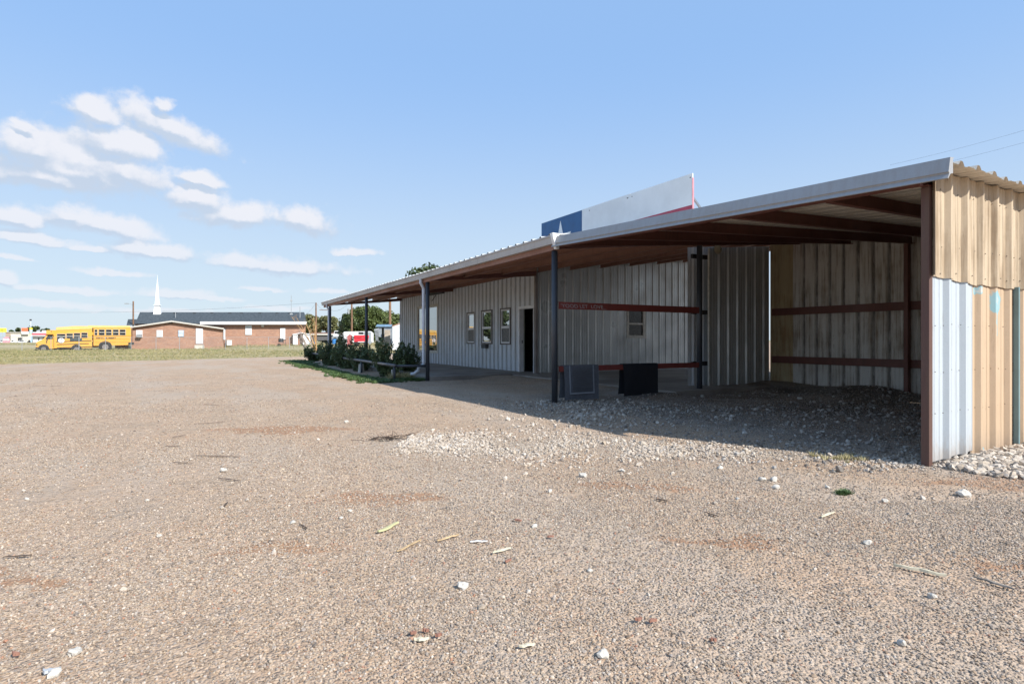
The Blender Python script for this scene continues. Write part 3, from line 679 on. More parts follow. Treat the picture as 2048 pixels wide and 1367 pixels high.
# purlins across the shed
for yy in (3.2, 4.25, 5.3, 6.35, 7.4):
    y = yy * h; p0 = Vector((SX0 + .07, y, dz(SX0 + .07, y) - .004)); p1 = Vector((SX1 - .02, y, dz(SX1, y) - .004))
    zpurl(p0, p1, .155, M_RED, 'purlin', shed, .05)
y = SY0 + .05; zpurl((SX0 + .09, y, dz(SX0, y) - .004), (SX1, y, dz(SX1, y) - .004), .15, M_RED, 'purlin', shed, .05)
# eave beam under the trim
eb = MB(); eb.add([(SX0 + .005, SY0 + .02, dz(SX0, SY0) - .155), (SX0 + .055, SY0 + .02, dz(SX0, SY0) - .155), (SX0 + .055, SY0 + .02, dz(SX0, SY0) - .01), (SX0 + .005, SY0 + .02, dz(SX0, SY0) - .01)] +
                  [(SX0 + .005, 7.6 * h, dz(SX0, 7.6 * h) - .155), (SX0 + .055, 7.6 * h, dz(SX0, 7.6 * h) - .155), (SX0 + .055, 7.6 * h, dz(SX0, 7.6 * h) - .01), (SX0 + .005, 7.6 * h, dz(SX0, 7.6 * h) - .01)],
                 [(0, 1, 2, 3), (7, 6, 5, 4), (0, 4, 5, 1), (3, 2, 6, 7), (0, 3, 7, 4), (1, 5, 6, 2)])
eb.build('eave_beam', M_RED, shed)
# rake trim: broad face leaning back to the sky, small lip under
def trim_seg(y0, y1, jog):
    pr = [(.02, .035), (-.045, .030), (-.075, -.095), (-.066, -.100), (-.062, -.108), (-.088, -.150), (-.080, -.155), (-.040, -.108), (.0, -.10), (.0, .02)]
    m = MB(); n = len(pr)
    for y in (y0, y1): m.v += [(SX0 + a - jog * .4, y, dz(SX0, y) + b__ + jog) for a, b__ in pr]
    m.f = [(i, (i + 1) % n, n + (i + 1) % n, n + i) for i in range(n)] + [tuple(range(n - 1, -1, -1)), tuple(range(n, 2 * n))]
    m.build('rake_trim', M_RAKE, shed)
trim_seg(2.17 * h, 4.72 * h, 0); trim_seg(4.70 * h, 7.60 * h, .0025)
# end wall in the sun
def ecx(px): return SY0 * ratio(px)
seam = 1.485 * h
low = [(5.135 * h, ecx(1943.5), M_END_W, -.012, seam + .05), (ecx(1942), ecx(2026), M_END_T, 0, seam + .06), (ecx(2027.5), ecx(2027.5) + .9, M_END_T, .002, seam + .06), (ecx(2027.5) + .89, ecx(2027.5) + 1.8, M_END_T, 0, seam + .06), (ecx(2027.5) + 1.79, ecx(2027.5) + 2.7, M_END_T, .002, seam + .06), (ecx(2027.5) + 2.69, SX1, M_END_T, 0, seam + .06)]
SCREWS = []
for k_, (xa, xb, m, jog, zt_) in enumerate(low):
    o = sheet((0, SY0 + (.004 if k_ else -.001), 0), (1, 0, 0), (0, -1, 0), xa, xb, lambda s: gz(s, SY0) - .02 if k_ else .03 + .05 * (s - 5.7), lambda s, z_=zt_: z_, phase=5.36 * h + .0, rib=.038, rt=.018, rb=.052).build('wall_sheet', m, shed)
    SCREWS.append((xa, xb, m, o))
seams = [5.10 * h, ecx(1949), ecx(2033), ecx(2033) + .9, ecx(2033) + 1.8, ecx(2033) + 2.7, SX1]
for k_, (xa, xb) in enumerate(zip(seams, seams[1:])):
    sl_ = (-.05 if k_ == 0 else -.01)
    o = sheet((0, SY0 - .010 - .004 * (k_ == 0), 0), (1, 0, 0), (0, -1, 0), xa, xb + .01, lambda s, a=xa, q=sl_, k2=k_: seam + (.03 if k2 == 0 else -.012) + q * (s - a) * 1.2 + .004 * math.sin(s * 19), lambda s: dz(s, SY0) - .008, phase=5.36 * h, rib=.038, rt=.018, rb=.052).build('wall_sheet', M_END_U, shed)
    SCREWS.append((xa, xb, M_END_U, o))
for (xa, xb, m, par) in SCREWS:
    s_ = MB(); zs = (.42 * h, .75 * h, 1.12 * h) if m is not M_END_U else (seam + .06, 1.75 * h, 2.2 * h)
    for z_ in zs:
        xx = xa + .03
        while xx < min(xb, 9):
            off_ = .003
            s_.obox((xx, SY0 - .016 - off_, z_ + random.uniform(-.012, .012)), (.0032, 0, 0), (0, .004, 0), (0, 0, .0032)); xx += PITCH / 2 + random.uniform(-.02, .02)
    s_.build('screws', M_TRIMD, par)['kind'] = 'stuff'
MB().box(ecx(2026.5), ecx(2029), SY0 - .045, SY0 - .001, .06, seam).build('teal_edge_strip', M_TEAL, shed)
MB().box(5.142 * h - .062, 5.142 * h - .003, SY0 - .01, SY0 + .055, -.05, dz(SX0, SY0) - .157).build('corner_column', M_BROWNPOST, shed)
# back wall
cur = SY0 + .01; k_ = 0; cuts_ = [SY0 + .01]
yb_ = SY1 - .02
wall_edges = [yb_, yb_ - .56]
while wall_edges[-1] > SY0 + .1: wall_edges.append(max(wall_edges[-1] - .915, SY0 + .01))
for k_, (b__, a__) in enumerate(zip(wall_edges, wall_edges[1:])):
    sheet((SX1 + .003 * (k_ % 2), 0, 0), (0, 1, 0), (1, 0, 0), a__ - (.03 if a__ > SY0 + .1 else 0), b__, lambda s: (-.02 if s > 6.9 or s < 5.6 else .055), lambda s: dz(SX1, s) - .01, phase=10.82 * h / 2.0, rib=.036).build('wall_sheet', M_BACK_Y if k_ == 0 else M_BACK, shed)
for z0_, z1_ in ((1.52, 1.665), (.525, .665)):
    m = MB(); x = SX1 - .05; m.box(x - .01, x, SY0 + .2, SY1 - .1, z0_ * h, z1_ * h).box(x, x + .045, SY0 + .2, SY1 - .1, z1_ * h - .008, z1_ * h - .001).box(x, x + .045, SY0 + .2, SY1 - .1, z0_ * h + .001, z0_ * h + .008)
    m.build('girt', M_RED, shed)
MB().box(SX1 - .17, SX1 - .065, 5.33 * h - .035, 5.33 * h + .035, -.05, dz(SX1, 5.33 * h) - .165).build('post', M_RED, shed)
# partition towards the breezeway
pw = [8.72 * h, 10.72 * h]
sheet((0, SY1, 0), (1, 0, 0), (0, -1, 0), 8.98 * h, 10.16 * h, lambda s: -.02, lambda s: dz(s, SY1 - .2) - .17, phase=SY1 * ratio(1437.8), minor=True).build('wall_sheet', M_WALL_DK, shed)
sheet((0, SY1 + .002, 0), (1, 0, 0), (0, -1, 0), 10.15 * h, 10.80 * h, lambda s: -.02, lambda s: dz(s, SY1 - .2) - .17, phase=SY1 * ratio(1437.8), minor=True).build('wall_sheet', M_WALL_DK, shed)
MB().box(8.955 * h, 8.98 * h, SY1 - .035, SY1 + .01, 0, dz(9.9, SY1 - .2) - .17).build('edge_trim', M_TRIM, shed)
sheet((0, SY1 + .22, 0), (1, 0, 0), (0, -1, 0), 8.6 * h, 9.5 * h, lambda s: -.02, lambda s: dz(s, SY1 - .2) - .12, phase=8.75 * h, minor=True).build('wall_sheet', M_WALL, shed)
for z0_, z1_, m_ in ((1.50, 1.615, M_RED2), (.495, .585, M_RED2)):
    g = MB(); yA = PY[0]; g.box(EX + .11, 8.3 * h - .06, yA - .045, yA - .035, z0_ * h, z1_ * h).box(EX + .11, 8.3 * h - .06, yA - .035, yA + .02, z1_ * h - .008, z1_ * h - .001)
    gi_ = g.build('girt', m_, bld)
    if z0_ > 1:
        cu = bpy.data.curves.new('chalk', 'FONT'); cu.body = "'YOOD LET  LOVE_"; cu.size = .125; cu.shear = -.2
        to = bpy.data.objects.new('chalk', cu); COL.objects.link(to); dg = bpy.context.evaluated_depsgraph_get(); me = bpy.data.meshes.new_from_object(to.evaluated_get(dg))
        mb = MB()
        for v in me.vertices: mb.v.append((EX + .16 + v.co.x * .95, yA - .0465, z0_ * h + .028 + v.co.y * .72))
        for p in me.polygons: mb.f.append(tuple(p.vertices))
        COL.objects.unlink(to); bpy.data.objects.remove(to)
        mb.build('chalk_writing', M_CHALK, gi_)['kind'] = 'stuff'
for z_ in (1.55, .56, 2.62): MB().box(8.3 * h + .06, 8.76 * h, PY[0] + .25, PY[0] + .30, (z_ - .05) * h, (z_ + .03) * h).build('stub_girt', M_BLK, shed)

rl = thing('round_light', 'round pale wall light at the top left of the grey ribbed shed partition', 'light', (9.17 * h, SY1 - .06, 0))
c_ = Vector((SY1 * ratio(1432), SY1 - .05, zat(499, SY1 * ratio(1432) * SY + SY1 * CY)))
rl.location = c_; WL[rl.name] = c_.copy()
MB().tube([c_ + Vector((0, .02, 0)), c_, c_ - Vector((0, .04, 0)), c_ - Vector((0, .055, 0))], [.10, .105, .085, .02], 18).build('lens', mat('yellowed_lens', (.36, .31, .20), .4), rl, True)
MB().bar(c_ + Vector((.01, -.062, -.02)), c_ + Vector((.06, -.062, .02)), .012, .012).build('clip', M_BLK, rl)

# ------------------------------------------------------------------ floor mats over the low rail
def matt(name, label, x0, x1, zb, m, border=None, shift=0):
    y = PY[0]; root = thing(name, label, 'floor mat', ((x0 + x1) / 2, y, 0))
    zt_ = .59 * h; b_m = MB(); n = 14
    def side(yf, zbot, dx, sgn):
        vs = []; fs = []
        for i in range(n + 1):
            for j in range(9):
                u = i / n; v = j / 8; x_ = x0 + dx + (x1 - x0) * u; z_ = zt_ + (zbot - zt_) * v
                vs.append((x_ + .012 * math.sin(v * 3 + u), yf + sgn * (.014 * math.sin(u * 5 + v * 2) * v + .02 * v), z_ + .008 * math.sin(u * 6) * v))
        for i in range(n):
            for j in range(8): a = i * 9 + j; fs.append((a, a + 9, a + 10, a + 1))
        b_m.add(vs, fs)
    side(y - .055, zb, 0, -1); side(y - .061, zb - .0, 0, -1); side(y + .03, zb + .03, -.02, 1)
    b_m.box(x0, x1, y - .058, y + .03, zt_ - .002, zt_ + .008)
    b_m.build('mat_body', m, root)
    if border:
        bm_ = MB(); i_ = .10
        yy = lambda v: y - .066 - .036 * v
        def strip(xa, xb, za, zb_):
            bm_.add([(xa, y - .070 - .034 * (zt_ - za) / (zt_ - zb), za), (xb, y - .070 - .034 * (zt_ - za) / (zt_ - zb), za), (xb, y - .070 - .034 * (zt_ - zb_) / (zt_ - zb), zb_), (xa, y - .070 - .034 * (zt_ - zb_) / (zt_ - zb), zb_)], [(0, 1, 2, 3)])
        strip(x0 + .11, x0 + .135, zt_, zb + .1); strip(x1 - .135, x1 - .11, zt_, zb + .1); strip(x0 + .135, x1 - .135, zb + .13, zb + .1)
        bm_.build('border_line', border, root)
        st2 = MB()
        for r_ in range(14):
            for c__ in range(22):
                xx = x0 + .17 + c__ * (x1 - x0 - .34) / 22; zz = zb + .15 + r_ * (zt_ - zb - .18) / 14
                yy_ = y - .071 - .034 * (zt_ - zz) / (zt_ - zb); st2.box(xx, xx + .02, yy_ - .003, yy_ + .01, zz, zz + .016)
        s2 = st2.build('tread_studs', mat('grey_stud_rubber', (.115, .125, .145), .6), root); s2['kind'] = 'stuff'
    return root
matt('floor_mat', 'grey studded rubber mat with pale border lines draped over the low rail', 5.20 * h, 5.89 * h, .045, mat('slate_rubber', (.115, .122, .14), .6, scale=20), mat('pale_rubber_line', (.26, .28, .31), .7))
matt('floor_mat', 'plain black mat draped over the low red rail', 6.42 * h, 7.2 * h, .05, mat('black_rubber', (.016, .018, .024), .75, scale=12))

# ------------------------------------------------------------------ pipe rail along the planting
pr_ = thing('pipe_rail', 'low dark pipe rail on short posts beside the shrubs', 'railing', (4.6 * h, 21 * h, 0))
def rl_x(y): return 4.35 * h + (y / h - 13.8) * .043 * h
rys = [13.8 * h, 17.6 * h, 21.0 * h, 24.9 * h, 28.7 * h]
for y in rys: MB().tube([(rl_x(y), y, -.05), (rl_x(y), y, .36 * h)], .035, 10).build('post', M_DPOST, pr_, True)
MB().tube([(rl_x(rys[0]), rys[0] - .05, .375 * h), (rl_x(rys[-1]), rys[-1] + .1, .375 * h)], .045, 12).build('rail', mat('worn_pipe', (.13, .13, .135), .45, var=.3, scale=9), pr_, True)
MB().tube([(rl_x(rys[0]) + .03, rys[0], .36 * h), (EX, PY[1] + .02, .37 * h)], .035, 10).build('rail', M_DPOST, pr_, True)

# ------------------------------------------------------------------ foliage
def leaves_np(cent, rad, n, size, flat=.9, up=.35, seed=0, elong=1.6):
    """n leaf faces spread through clumps; returns verts, faces"""
    r_ = np.random.default_rng(seed); k_ = r_.integers(0, len(cent), n); c = np.array(cent)[k_]; rr = np.array(rad)[k_]
    d = r_.normal(size=(n, 3)); d /= np.linalg.norm(d, axis=1)[:, None]; rad_ = r_.random(n) ** .45
    p = c + d * (rr * rad_[:, None] if rr.ndim == 2 else rr[:, None] * rad_[:, None])
    a = r_.normal(size=(n, 3)); a[:, 2] += up; a /= np.linalg.norm(a, axis=1)[:, None]
    b__ = np.cross(a, r_.normal(size=(n, 3))); b__ /= np.linalg.norm(b__, axis=1)[:, None]
    s = size * r_.uniform(.6, 1.3, n)[:, None]
    v = np.stack([p - a * s * elong * .5, p + b__ * s * .5, p + a * s * elong * .5, p - b__ * s * .5], 1).reshape(-1, 3)
    f_ = np.arange(n * 4).reshape(n, 4); return v, f_
def npmesh(name, v, f_, m, parent=None, org=(0, 0, 0)):
    me = bpy.data.meshes.new(name); v = v - np.array(org)
    me.vertices.add(len(v)); me.vertices.foreach_set('co', v.ravel()); me.loops.add(f_.size); me.loops.foreach_set('vertex_index', f_.ravel().astype(np.int32))
    me.polygons.add(len(f_)); me.polygons.foreach_set('loop_start', np.arange(0, f_.size, f_.shape[1], dtype=np.int32)); me.polygons.foreach_set('loop_total', np.full(len(f_), f_.shape[1], np.int32))
    me.materials.append(m); me.update(calc_edges=True); me.validate()
    o = bpy.data.objects.new(name, me); COL.objects.link(o)
    if parent: o.parent = parent
    return o
def shrub(x, y, rx, ht, n, label, seed, m=M_LEAF_S, size=.045, group='evergreen shrubs behind the pipe rail', name='shrub'):
    g0 = float(gz(x, y)); r_ = random.Random(seed)
    root = thing(name, label, 'shrub', (x, y, g0), group); stems = MB(); cent = []; rad = []
    for i in range(44):
        a = r_.uniform(0, 6.28); k_ = math.sqrt(r_.random()); tx = x + math.cos(a) * rx * k_ * 1.1; ty = y + math.sin(a) * rx * k_ * 1.05
        top = g0 + ht * (1 - .45 * k_ ** 2) * r_.uniform(.55, 1.18)
        b0 = Vector((x + r_.uniform(-.1, .1), y + r_.uniform(-.1, .1), g0 - .02)); b1 = Vector((tx, ty, top)); mid_ = b0.lerp(b1, .5) + Vector((r_.uniform(-.05, .05), r_.uniform(-.05, .05), -.03))
        stems.tube([b0, mid_, b1], [.012, .008, .003], 4, False)
        for t in np.linspace(.12, 1.0, 8):
            p = b0.lerp(mid_, t * 2) if t < .5 else mid_.lerp(b1, t * 2 - 1); cent.append(tuple(p + Vector((r_.uniform(-.03, .03), r_.uniform(-.03, .03), 0)))); rad.append((.10 * (1.35 - .75 * t), .10 * (1.35 - .75 * t), .11))
    stems.build('stems', M_BARK, root)
    v, f_ = leaves_np(cent, rad, n, size, up=.9, seed=seed)
    fo = npmesh('foliage', v, f_, m, root, (x, y, g0)); return root
def sh_at(px, Dh, *a, **k):
    p = at(px, Dh * h); return shrub(p.x, p.y, *a, **k)
sh_at(776, 16.0, .66, 1.12, 10000, 'wide dark shrub nearest the porch post, right of the others', 1)
sh_at(815, 16.9, .40, .92, 4000, 'spiky edge shrub against the white wall behind the widest one', 11)
sh_at(719, 18.6, .50, 1.0, 6000, 'dark shrub in the middle of the row, behind the third rail post', 2)
sh_at(692, 20.4, .55, 1.15, 6500, 'dark shrub left of the middle one, in front of the red trailer', 3)
sh_at(661, 22.8, .55, 1.15, 6500, 'dense dark shrub beside the far porch post', 4)
sh_at(629, 27.5, .6, 1.0, 3600, 'loose leafy shrub at the far end of the pipe rail', 5, M_LEAF_D, .06)
# tall weed
sh_at(682, 21.5, .16, 1.85, 1300, 'tall thin dark weed rising above the shrubs', 6, M_LEAF_S, .06, None, 'tall_weed')
# pale multi-stem tree behind the far rail
def bare(name, label, x, y, n, ht, spread, r0, m, lean=(0, 0), seed=0, sub=5, base=0.0):
    r_ = random.Random(seed); g0 = float(gz(x, y)) + base; root = thing(name, label, 'tree', (x, y, g0)); tr = MB(); tw = MB()
    for i in range(n):
        a = r_.uniform(0, 6.28); top = Vector((x + math.cos(a) * spread * r_.uniform(.3, 1) + lean[0], y + math.sin(a) * spread * r_.uniform(.3, 1) + lean[1], g0 + ht * r_.uniform(.7, 1)))
        b0 = Vector((x + r_.uniform(-.12, .12), y + r_.uniform(-.12, .12), g0 - .05)); m1 = b0.lerp(top, .5) + Vector((r_.uniform(-.1, .1), r_.uniform(-.1, .1), .1))
        tr.tube([b0, m1, top], [r0, r0 * .7, r0 * .2], 6)
        for k_ in range(sub):
            t = r_.uniform(.4, .95); p = m1.lerp(top, (t - .4) / .55); q_ = p + Vector((r_.uniform(-1, 1), r_.uniform(-1, 1), r_.uniform(.2, 1.2))) * ht * .16
            tw.tube([p, q_], [r0 * .25, r0 * .06], 4, False)
    tr.build('trunk', m, root); tw.build('branches', m, root); return root
p = at(628, 31.5); bare('small_tree', 'pale bare stemmed small tree behind the far end of the pipe rail', p.x, p.y, 7, 1.75, .45, .035, M_PALEBARK, (-.55, .1), 5, 6)
p = at(632, 60); bare('bare_tree', 'bare tree with yellow and orange limbs right of the white storage shed', p.x, p.y, 8, 3.6, 1.7, .045, M_ORBARK, (-1.2, .6), 8, 7)
def tree(label, px, D, pyt, pyb_crown, wpx, seed, m, n=5000, size=.28, name='broadleaf_tree', group=None, trunk=True, blobs=16, base=None):
    p = at(px, D); x, y = p.x, p.y; g0 = float(gz(x, y)) if base is None else base; r_ = random.Random(seed)
    zt_ = zat(pyt, D); zb_ = zat(pyb_crown, D); rw = wpx / 2 / FPX * D; root = thing(name, label, 'tree', (x, y, g0), group)
    tr = MB(); cz_ = (zt_ + zb_) / 2; tr.tube([(x, y, g0 - .1), (x + .1, y, (g0 + cz_) / 2), (x, y, cz_)], [.24, .18, .1], 8)
    cent = []; rad = []
    for i in range(blobs):
        a = r_.uniform(0, 6.28); k_ = math.sqrt(r_.random()); el_ = r_.uniform(-.9, 1)
        c = Vector((x + math.cos(a) * rw * .74 * k_ * math.sqrt(max(.1, 1 - el_ * el_ * .75)), y + math.sin(a) * rw * .74 * k_, cz_ + el_ * (zt_ - zb_) * .36))
        br = rw * r_.uniform(.24, .40); cent.append(tuple(c)); rad.append((br, br, min(br * .8, (zt_ - zb_) * .26)))
        tr.tube([(x, y, g0 + (cz_ - g0) * r_.uniform(.5, .9)), c], [.07, .02], 5, False)
    tr.build('trunk', M_BARK, root); v, f_ = leaves_np(cent, rad, n, size, seed=seed, up=.2, elong=1.3)
    npmesh('crown', v, f_, m, root, (x, y, g0)); return root
tree('large round green tree behind the red trailer', 733, 112, 612, 686, 98, 21, M_LEAF_T, 20000, .30, blobs=60)
tree('dark green tree left of the large round one, behind a utility pole', 700, 108, 620, 684, 44, 22, M_LEAF_D, 8000, .28, blobs=30)
tree('green tree between the large round tree and the white wall', 776, 116, 620, 686, 70, 23, M_LEAF_T, 13000, .30, blobs=44)
tree('tall tree showing over the porch roof behind the building', 850, 45, 519, 640, 118, 24, M_LEAF_D, 11000, .17, blobs=40)
tree('olive green tree right of the brick church roof', 622, 140, 624, 690, 56, 25, M_LEAF_O, 10000, .36, blobs=36)
tree('thin topped olive tree between two utility poles', 660, 135, 630, 690, 60, 26, M_LEAF_O, 11000, .36, blobs=40)
tree('low dark green tree left of the trailer', 686, 150, 652, 690, 46, 27, M_LEAF_D, 6000, .4, blobs=24)
tree('far dark tree above the roadside shops, left one', 33, 330, 655, 676, 26, 28, M_LEAF_D, 1800, .8, blobs=10)
tree('far dark tree behind the signpost of the roadside shops', 72, 330, 652, 676, 34, 29, M_LEAF_D, 2200, .8, blobs=12)
tree('far dark tree just left of the school bus', 92, 340, 657, 676, 26, 30, M_LEAF_D, 1800, .8, blobs=10)
# trees west of the yard; they stand outside the picture and show in the window panes
tree('broad tree mirrored in the middle porch window, left of the yard', -520, 50, 560, 690, 170, 31, M_LEAF_T, 5000, .34, blobs=24)
tree('dark tree mirrored in the large porch window, left of the yard', -130, 58, 580, 690, 110, 32, M_LEAF_D, 5000, .34, blobs=24)

# ------------------------------------------------------------------ scatter helper (points -> geometry-nodes instances)
HID = bpy.data.collections.new('prototypes')
def rockmesh(name, seed, sub=1, flat=.65, m=None, rough=.22):
    import bmesh
    bm = bmesh.new(); bmesh.ops.create_icosphere(bm, subdivisions=sub, radius=.5); r_ = random.Random(seed)
    ax = [Vector((r_.uniform(-1, 1), r_.uniform(-1, 1), r_.uniform(-1, 1))).normalized() for _ in range(5)]
    for v in bm.verts:
        k_ = 1 + sum(rough * .5 * math.sin(v.co.normalized().dot(a_) * 4 + i) for i, a_ in enumerate(ax)) * .6 + r_.uniform(-rough, rough) * .5
        v.co *= k_; v.co.z *= flat; v.co.y *= r_.uniform(.98, 1.02) * .85
    me = bpy.data.meshes.new(name); bm.to_mesh(me); bm.free()
    if m: me.materials.append(m)
    return me
def proto(name, meshes):
    c = bpy.data.collections.new(name)
    for i, me in enumerate(meshes):
        o = bpy.data.objects.new(name + '_shape', me); c.objects.link(o)
    return c
def scatter(name, pts, scl, coll, rotflat=True, label=None):
    n = len(pts); me = bpy.data.meshes.new(name); me.vertices.add(n); me.vertices.foreach_set('co', np.asarray(pts, np.float32).ravel())
    a = me.attributes.new('iscale', 'FLOAT', 'POINT'); a.data.foreach_set('value', np.asarray(scl, np.float32))
    rot = np.zeros((n, 3), np.float32); rot[:, 2] = rng.uniform(0, 6.28, n); t_ = .5 if rotflat else .15
    rot[:, 0] = rng.normal(0, t_, n); rot[:, 1] = rng.normal(0, t_, n)
    a = me.attributes.new('irot', 'FLOAT_VECTOR', 'POINT'); a.data.foreach_set('vector', rot.ravel())
    a = me.attributes.new('iidx', 'INT', 'POINT'); a.data.foreach_set('value', rng.integers(0, len(coll.objects), n).astype(np.int32))
    o = bpy.data.objects.new(name, me); COL.objects.link(o); tag(o, kind='stuff')
    if label: o['label'] = label
    g = bpy.data.node_groups.new(name + '_nodes', 'GeometryNodeTree')
    g.interface.new_socket('Geometry', in_out='INPUT', socket_type='NodeSocketGeometry'); g.interface.new_socket('Geometry', in_out='OUTPUT', socket_type='NodeSocketGeometry')
    N_ = g.nodes; L_ = g.links; gi = N_.new('NodeGroupInput'); go = N_.new('NodeGroupOutput'); ip = N_.new('GeometryNodeInstanceOnPoints')
    ci = N_.new('GeometryNodeCollectionInfo'); ci.inputs['Collection'].default_value = coll; ci.inputs['Separate Children'].default_value = True; ci.inputs['Reset Children'].default_value = True
    def attr(nm, ty):
        a_ = N_.new('GeometryNodeInputNamedAttribute'); a_.data_type = ty; a_.inputs['Name'].default_value = nm; return a_.outputs[0]
    L_.new(gi.outputs[0], ip.inputs['Points']); L_.new(ci.outputs[0], ip.inputs['Instance']); ip.inputs['Pick Instance'].default_value = True
    L_.new(attr('iidx', 'INT'), ip.inputs['Instance Index']); L_.new(attr('irot', 'FLOAT_VECTOR'), ip.inputs['Rotation']); L_.new(attr('iscale', 'FLOAT'), ip.inputs['Scale'])
    L_.new(ip.outputs[0], go.inputs[0]); md = o.modifiers.new('scatter', 'NODES'); md.node_group = g
    return o
def ring(n, d0, d1, tm=.98):
    D = np.sqrt(rng.uniform(d0 * d0, d1 * d1, n)); t = rng.uniform(-tm, tm, n)
    return D * (SY + t * CY), D * (CY - t * SY)
PEB = proto('pebble', [rockmesh('pebble', i, 1, .6, M_PEB, .16) for i in range(6)])
P_ = []; S_ = []
for (d0, d1, dens, s0_, s1_) in ((1.35, 2.6, 9500, .0065, .0145), (2.6, 4.0, 6200, .0075, .0155), (4.0, 6.5, 2600, .009, .018), (6.5, 11, 600, .011, .021), (11, 20, 50, .015, .028)):
    n = int(.98 * (d1 * d1 - d0 * d0) * dens); x, y = ring(n, d0, d1)
    dirt = wob(x * 1.3 + 2, y * 1.3, .7); keep = rng.random(n) < np.clip(.80 - .60 * dirt - .45 * wob((x * .81 + y * .58) * .8, (y * .81 - x * .58) * .25, 1.3), .10, 1); 
    keep &= ~((x > WX - .95) & (y > 8.3)) & ~((x > EX + .08) & (y > PY[1] - .1))
    x, y = x[keep], y[keep]; s = rng.uniform(s0_, s1_, len(x)) * np.where(rng.random(len(x)) < .018, 1.7, 1)
    P_.append(np.stack([x, y, gz(x, y) + s * .12], 1)); S_.append(s)
scatter('pebble_gravel', np.concatenate(P_), np.concatenate(S_), PEB)
# pale crushed limestone
ROC = proto('stone', [rockmesh('stone', 40 + i, 1, .7, M_ROCK, .34) for i in range(6)])
ROG = proto('grey_stone', [rockmesh('grey_stone', 60 + i, 1, .7, M_ROCKG, .34) for i in range(6)])
def along(poly, wid, n):
    poly = np.array(poly, float); seg = poly[1:] - poly[:-1]; L = np.hypot(seg[:, 0], seg[:, 1]); k_ = rng.choice(len(L), n, p=L / L.sum()); u = rng.random(n)
    p = poly[k_] + seg[k_] * u[:, None]; nn = np.stack([-seg[k_, 1], seg[k_, 0]], 1) / L[k_][:, None]; ww_ = np.interp(k_ + u, np.arange(len(wid)), wid)
    return (p + nn * (rng.normal(0, 1, n) * ww_)[:, None]).T
P_ = []; S_ = []
def addp(x, y, s, sink=.2): P_.append(np.stack([x, y, gz(x, y) + s * sink], 1)); S_.append(s)
x, y = along([(2.0, 6.1), (3.0, 5.45), (4.0, 4.7), (4.7, 4.0), (5.4, 3.2), (6.0, 2.6)], [.34, .50, .42, .26, .20, .16], 16000); kk = rng.random(16000) < np.clip(.62 + .9 * wob(x * 1.7, y * 1.7, .55), .05, 1) * (1 - .62 * sstep(x, 3.8, 4.8)); x, y = x[kk], y[kk]; addp(x, y, rng.gamma(2.6, .0056, len(x)) + .008)
x, y = along([(5.7, 2.45), (7.2, 2.25), (10, 2.2)], [.22, .30, .35], 3800); k_ = (y < 2.60); addp(x[k_], y[k_], rng.gamma(5, .010, k_.sum()) + .015)
x, y = ring(280, 2.2, 9, .9); addp(x, y, rng.gamma(2.2, .006, 280) + .010)
x, y = along([(4.6, 5.8), (5.2, 7.4), (6.6, 8.6)], [.6, .6, .7], 900); addp(x, y, rng.gamma(2.6, .008, 900) + .014)
scatter('limestone_gravel', np.concatenate(P_), np.clip(np.concatenate(S_), .01, .085), ROC)
P_ = []; S_ = []
n = 15000; x = rng.uniform(4.0, 12.0, n); y = rng.uniform(2.75, 9.0, n); keep = rng.random(n) < np.clip(.50 + .7 * wob(x, y, .8) - .4 * np.exp(-((x - 10.8) / 1.4) ** 2), .1, 1) * (sstep(x, 4.0, 5.4)); keep &= ~((x > 7.8) & (y > 8.3)); x, y = x[keep], y[keep]
addp(x, y, rng.gamma(2.2, .0078, len(x)) + .008)
n = 420; x = rng.uniform(6.2, 11.6, n); y = rng.uniform(2.8, 6.6, n); addp(x, y, rng.uniform(.035, .085, n))
scatter('grey_gravel', np.concatenate(P_), np.clip(np.concatenate(S_), .01, .09), ROG)

# grass tufts over the field, weeds at the lot edge and under the rail
def tuft(name, n, ht, sp, m, seed):
    r_ = np.random.default_rng(seed); v = []; f_ = []
    for i in range(n):
        a = r_.uniform(0, 6.28); b0 = np.array([r_.normal(0, .2 * sp), r_.normal(0, .2 * sp), 0]); tip = b0 + np.array([math.cos(a) * sp * r_.random(), math.sin(a) * sp * r_.random(), ht * r_.uniform(.5, 1)])
        w_ = np.array([-math.sin(a), math.cos(a), 0]) * .012; o_ = len(v); v += [b0 - w_, b0 + w_, tip]; f_.append((o_, o_ + 1, o_ + 2))
    me = bpy.data.meshes.new(name); me.from_pydata([tuple(q_) for q_ in v], [], f_); me.materials.append(m); return me
TD = proto('dry_tuft', [tuft('dry_tuft', 16, .13, .13, M_DRY, i) for i in range(4)]); TG = proto('green_tuft', [tuft('green_tuft', 16, .12, .14, M_GRN, 9 + i) for i in range(4)])
def field_pts(n, dmin, dmax, green):
    D = dmin * (dmax / dmin) ** rng.random(n); t = rng.uniform(-1.0, .25, n); x = D * (SY + t * CY); y = D * (CY - t * SY)
    e = y - (38.3 + .512 * x) + wob(x, y, 3) * 1.2; m_ = wob(x * .5, y * 1.3, 2.2)
    keep = (e > -.3 + rng.random(n) * .6) & ((m_ > -.1) if green else (m_ < .6)) & (rng.random(n) < .9); keep &= ~((x > 5.6) & (y < 32)); return x[keep], y[keep]
x, y = field_pts(17000, 26, 85, True); scatter('green_grass', np.stack([x, y, gz(x, y)], 1), rng.uniform(.5, 1.3, len(x)) * np.clip(np.hypot(x, y) / 80, .5, 1.2), TG, False)
x, y = field_pts(34000, 26, 100, False); scatter('dry_grass', np.stack([x, y, gz(x, y)], 1), rng.uniform(.5, 1.3, len(x)) * np.clip(np.hypot(x, y) / 80, .5, 1.2), TD, False)
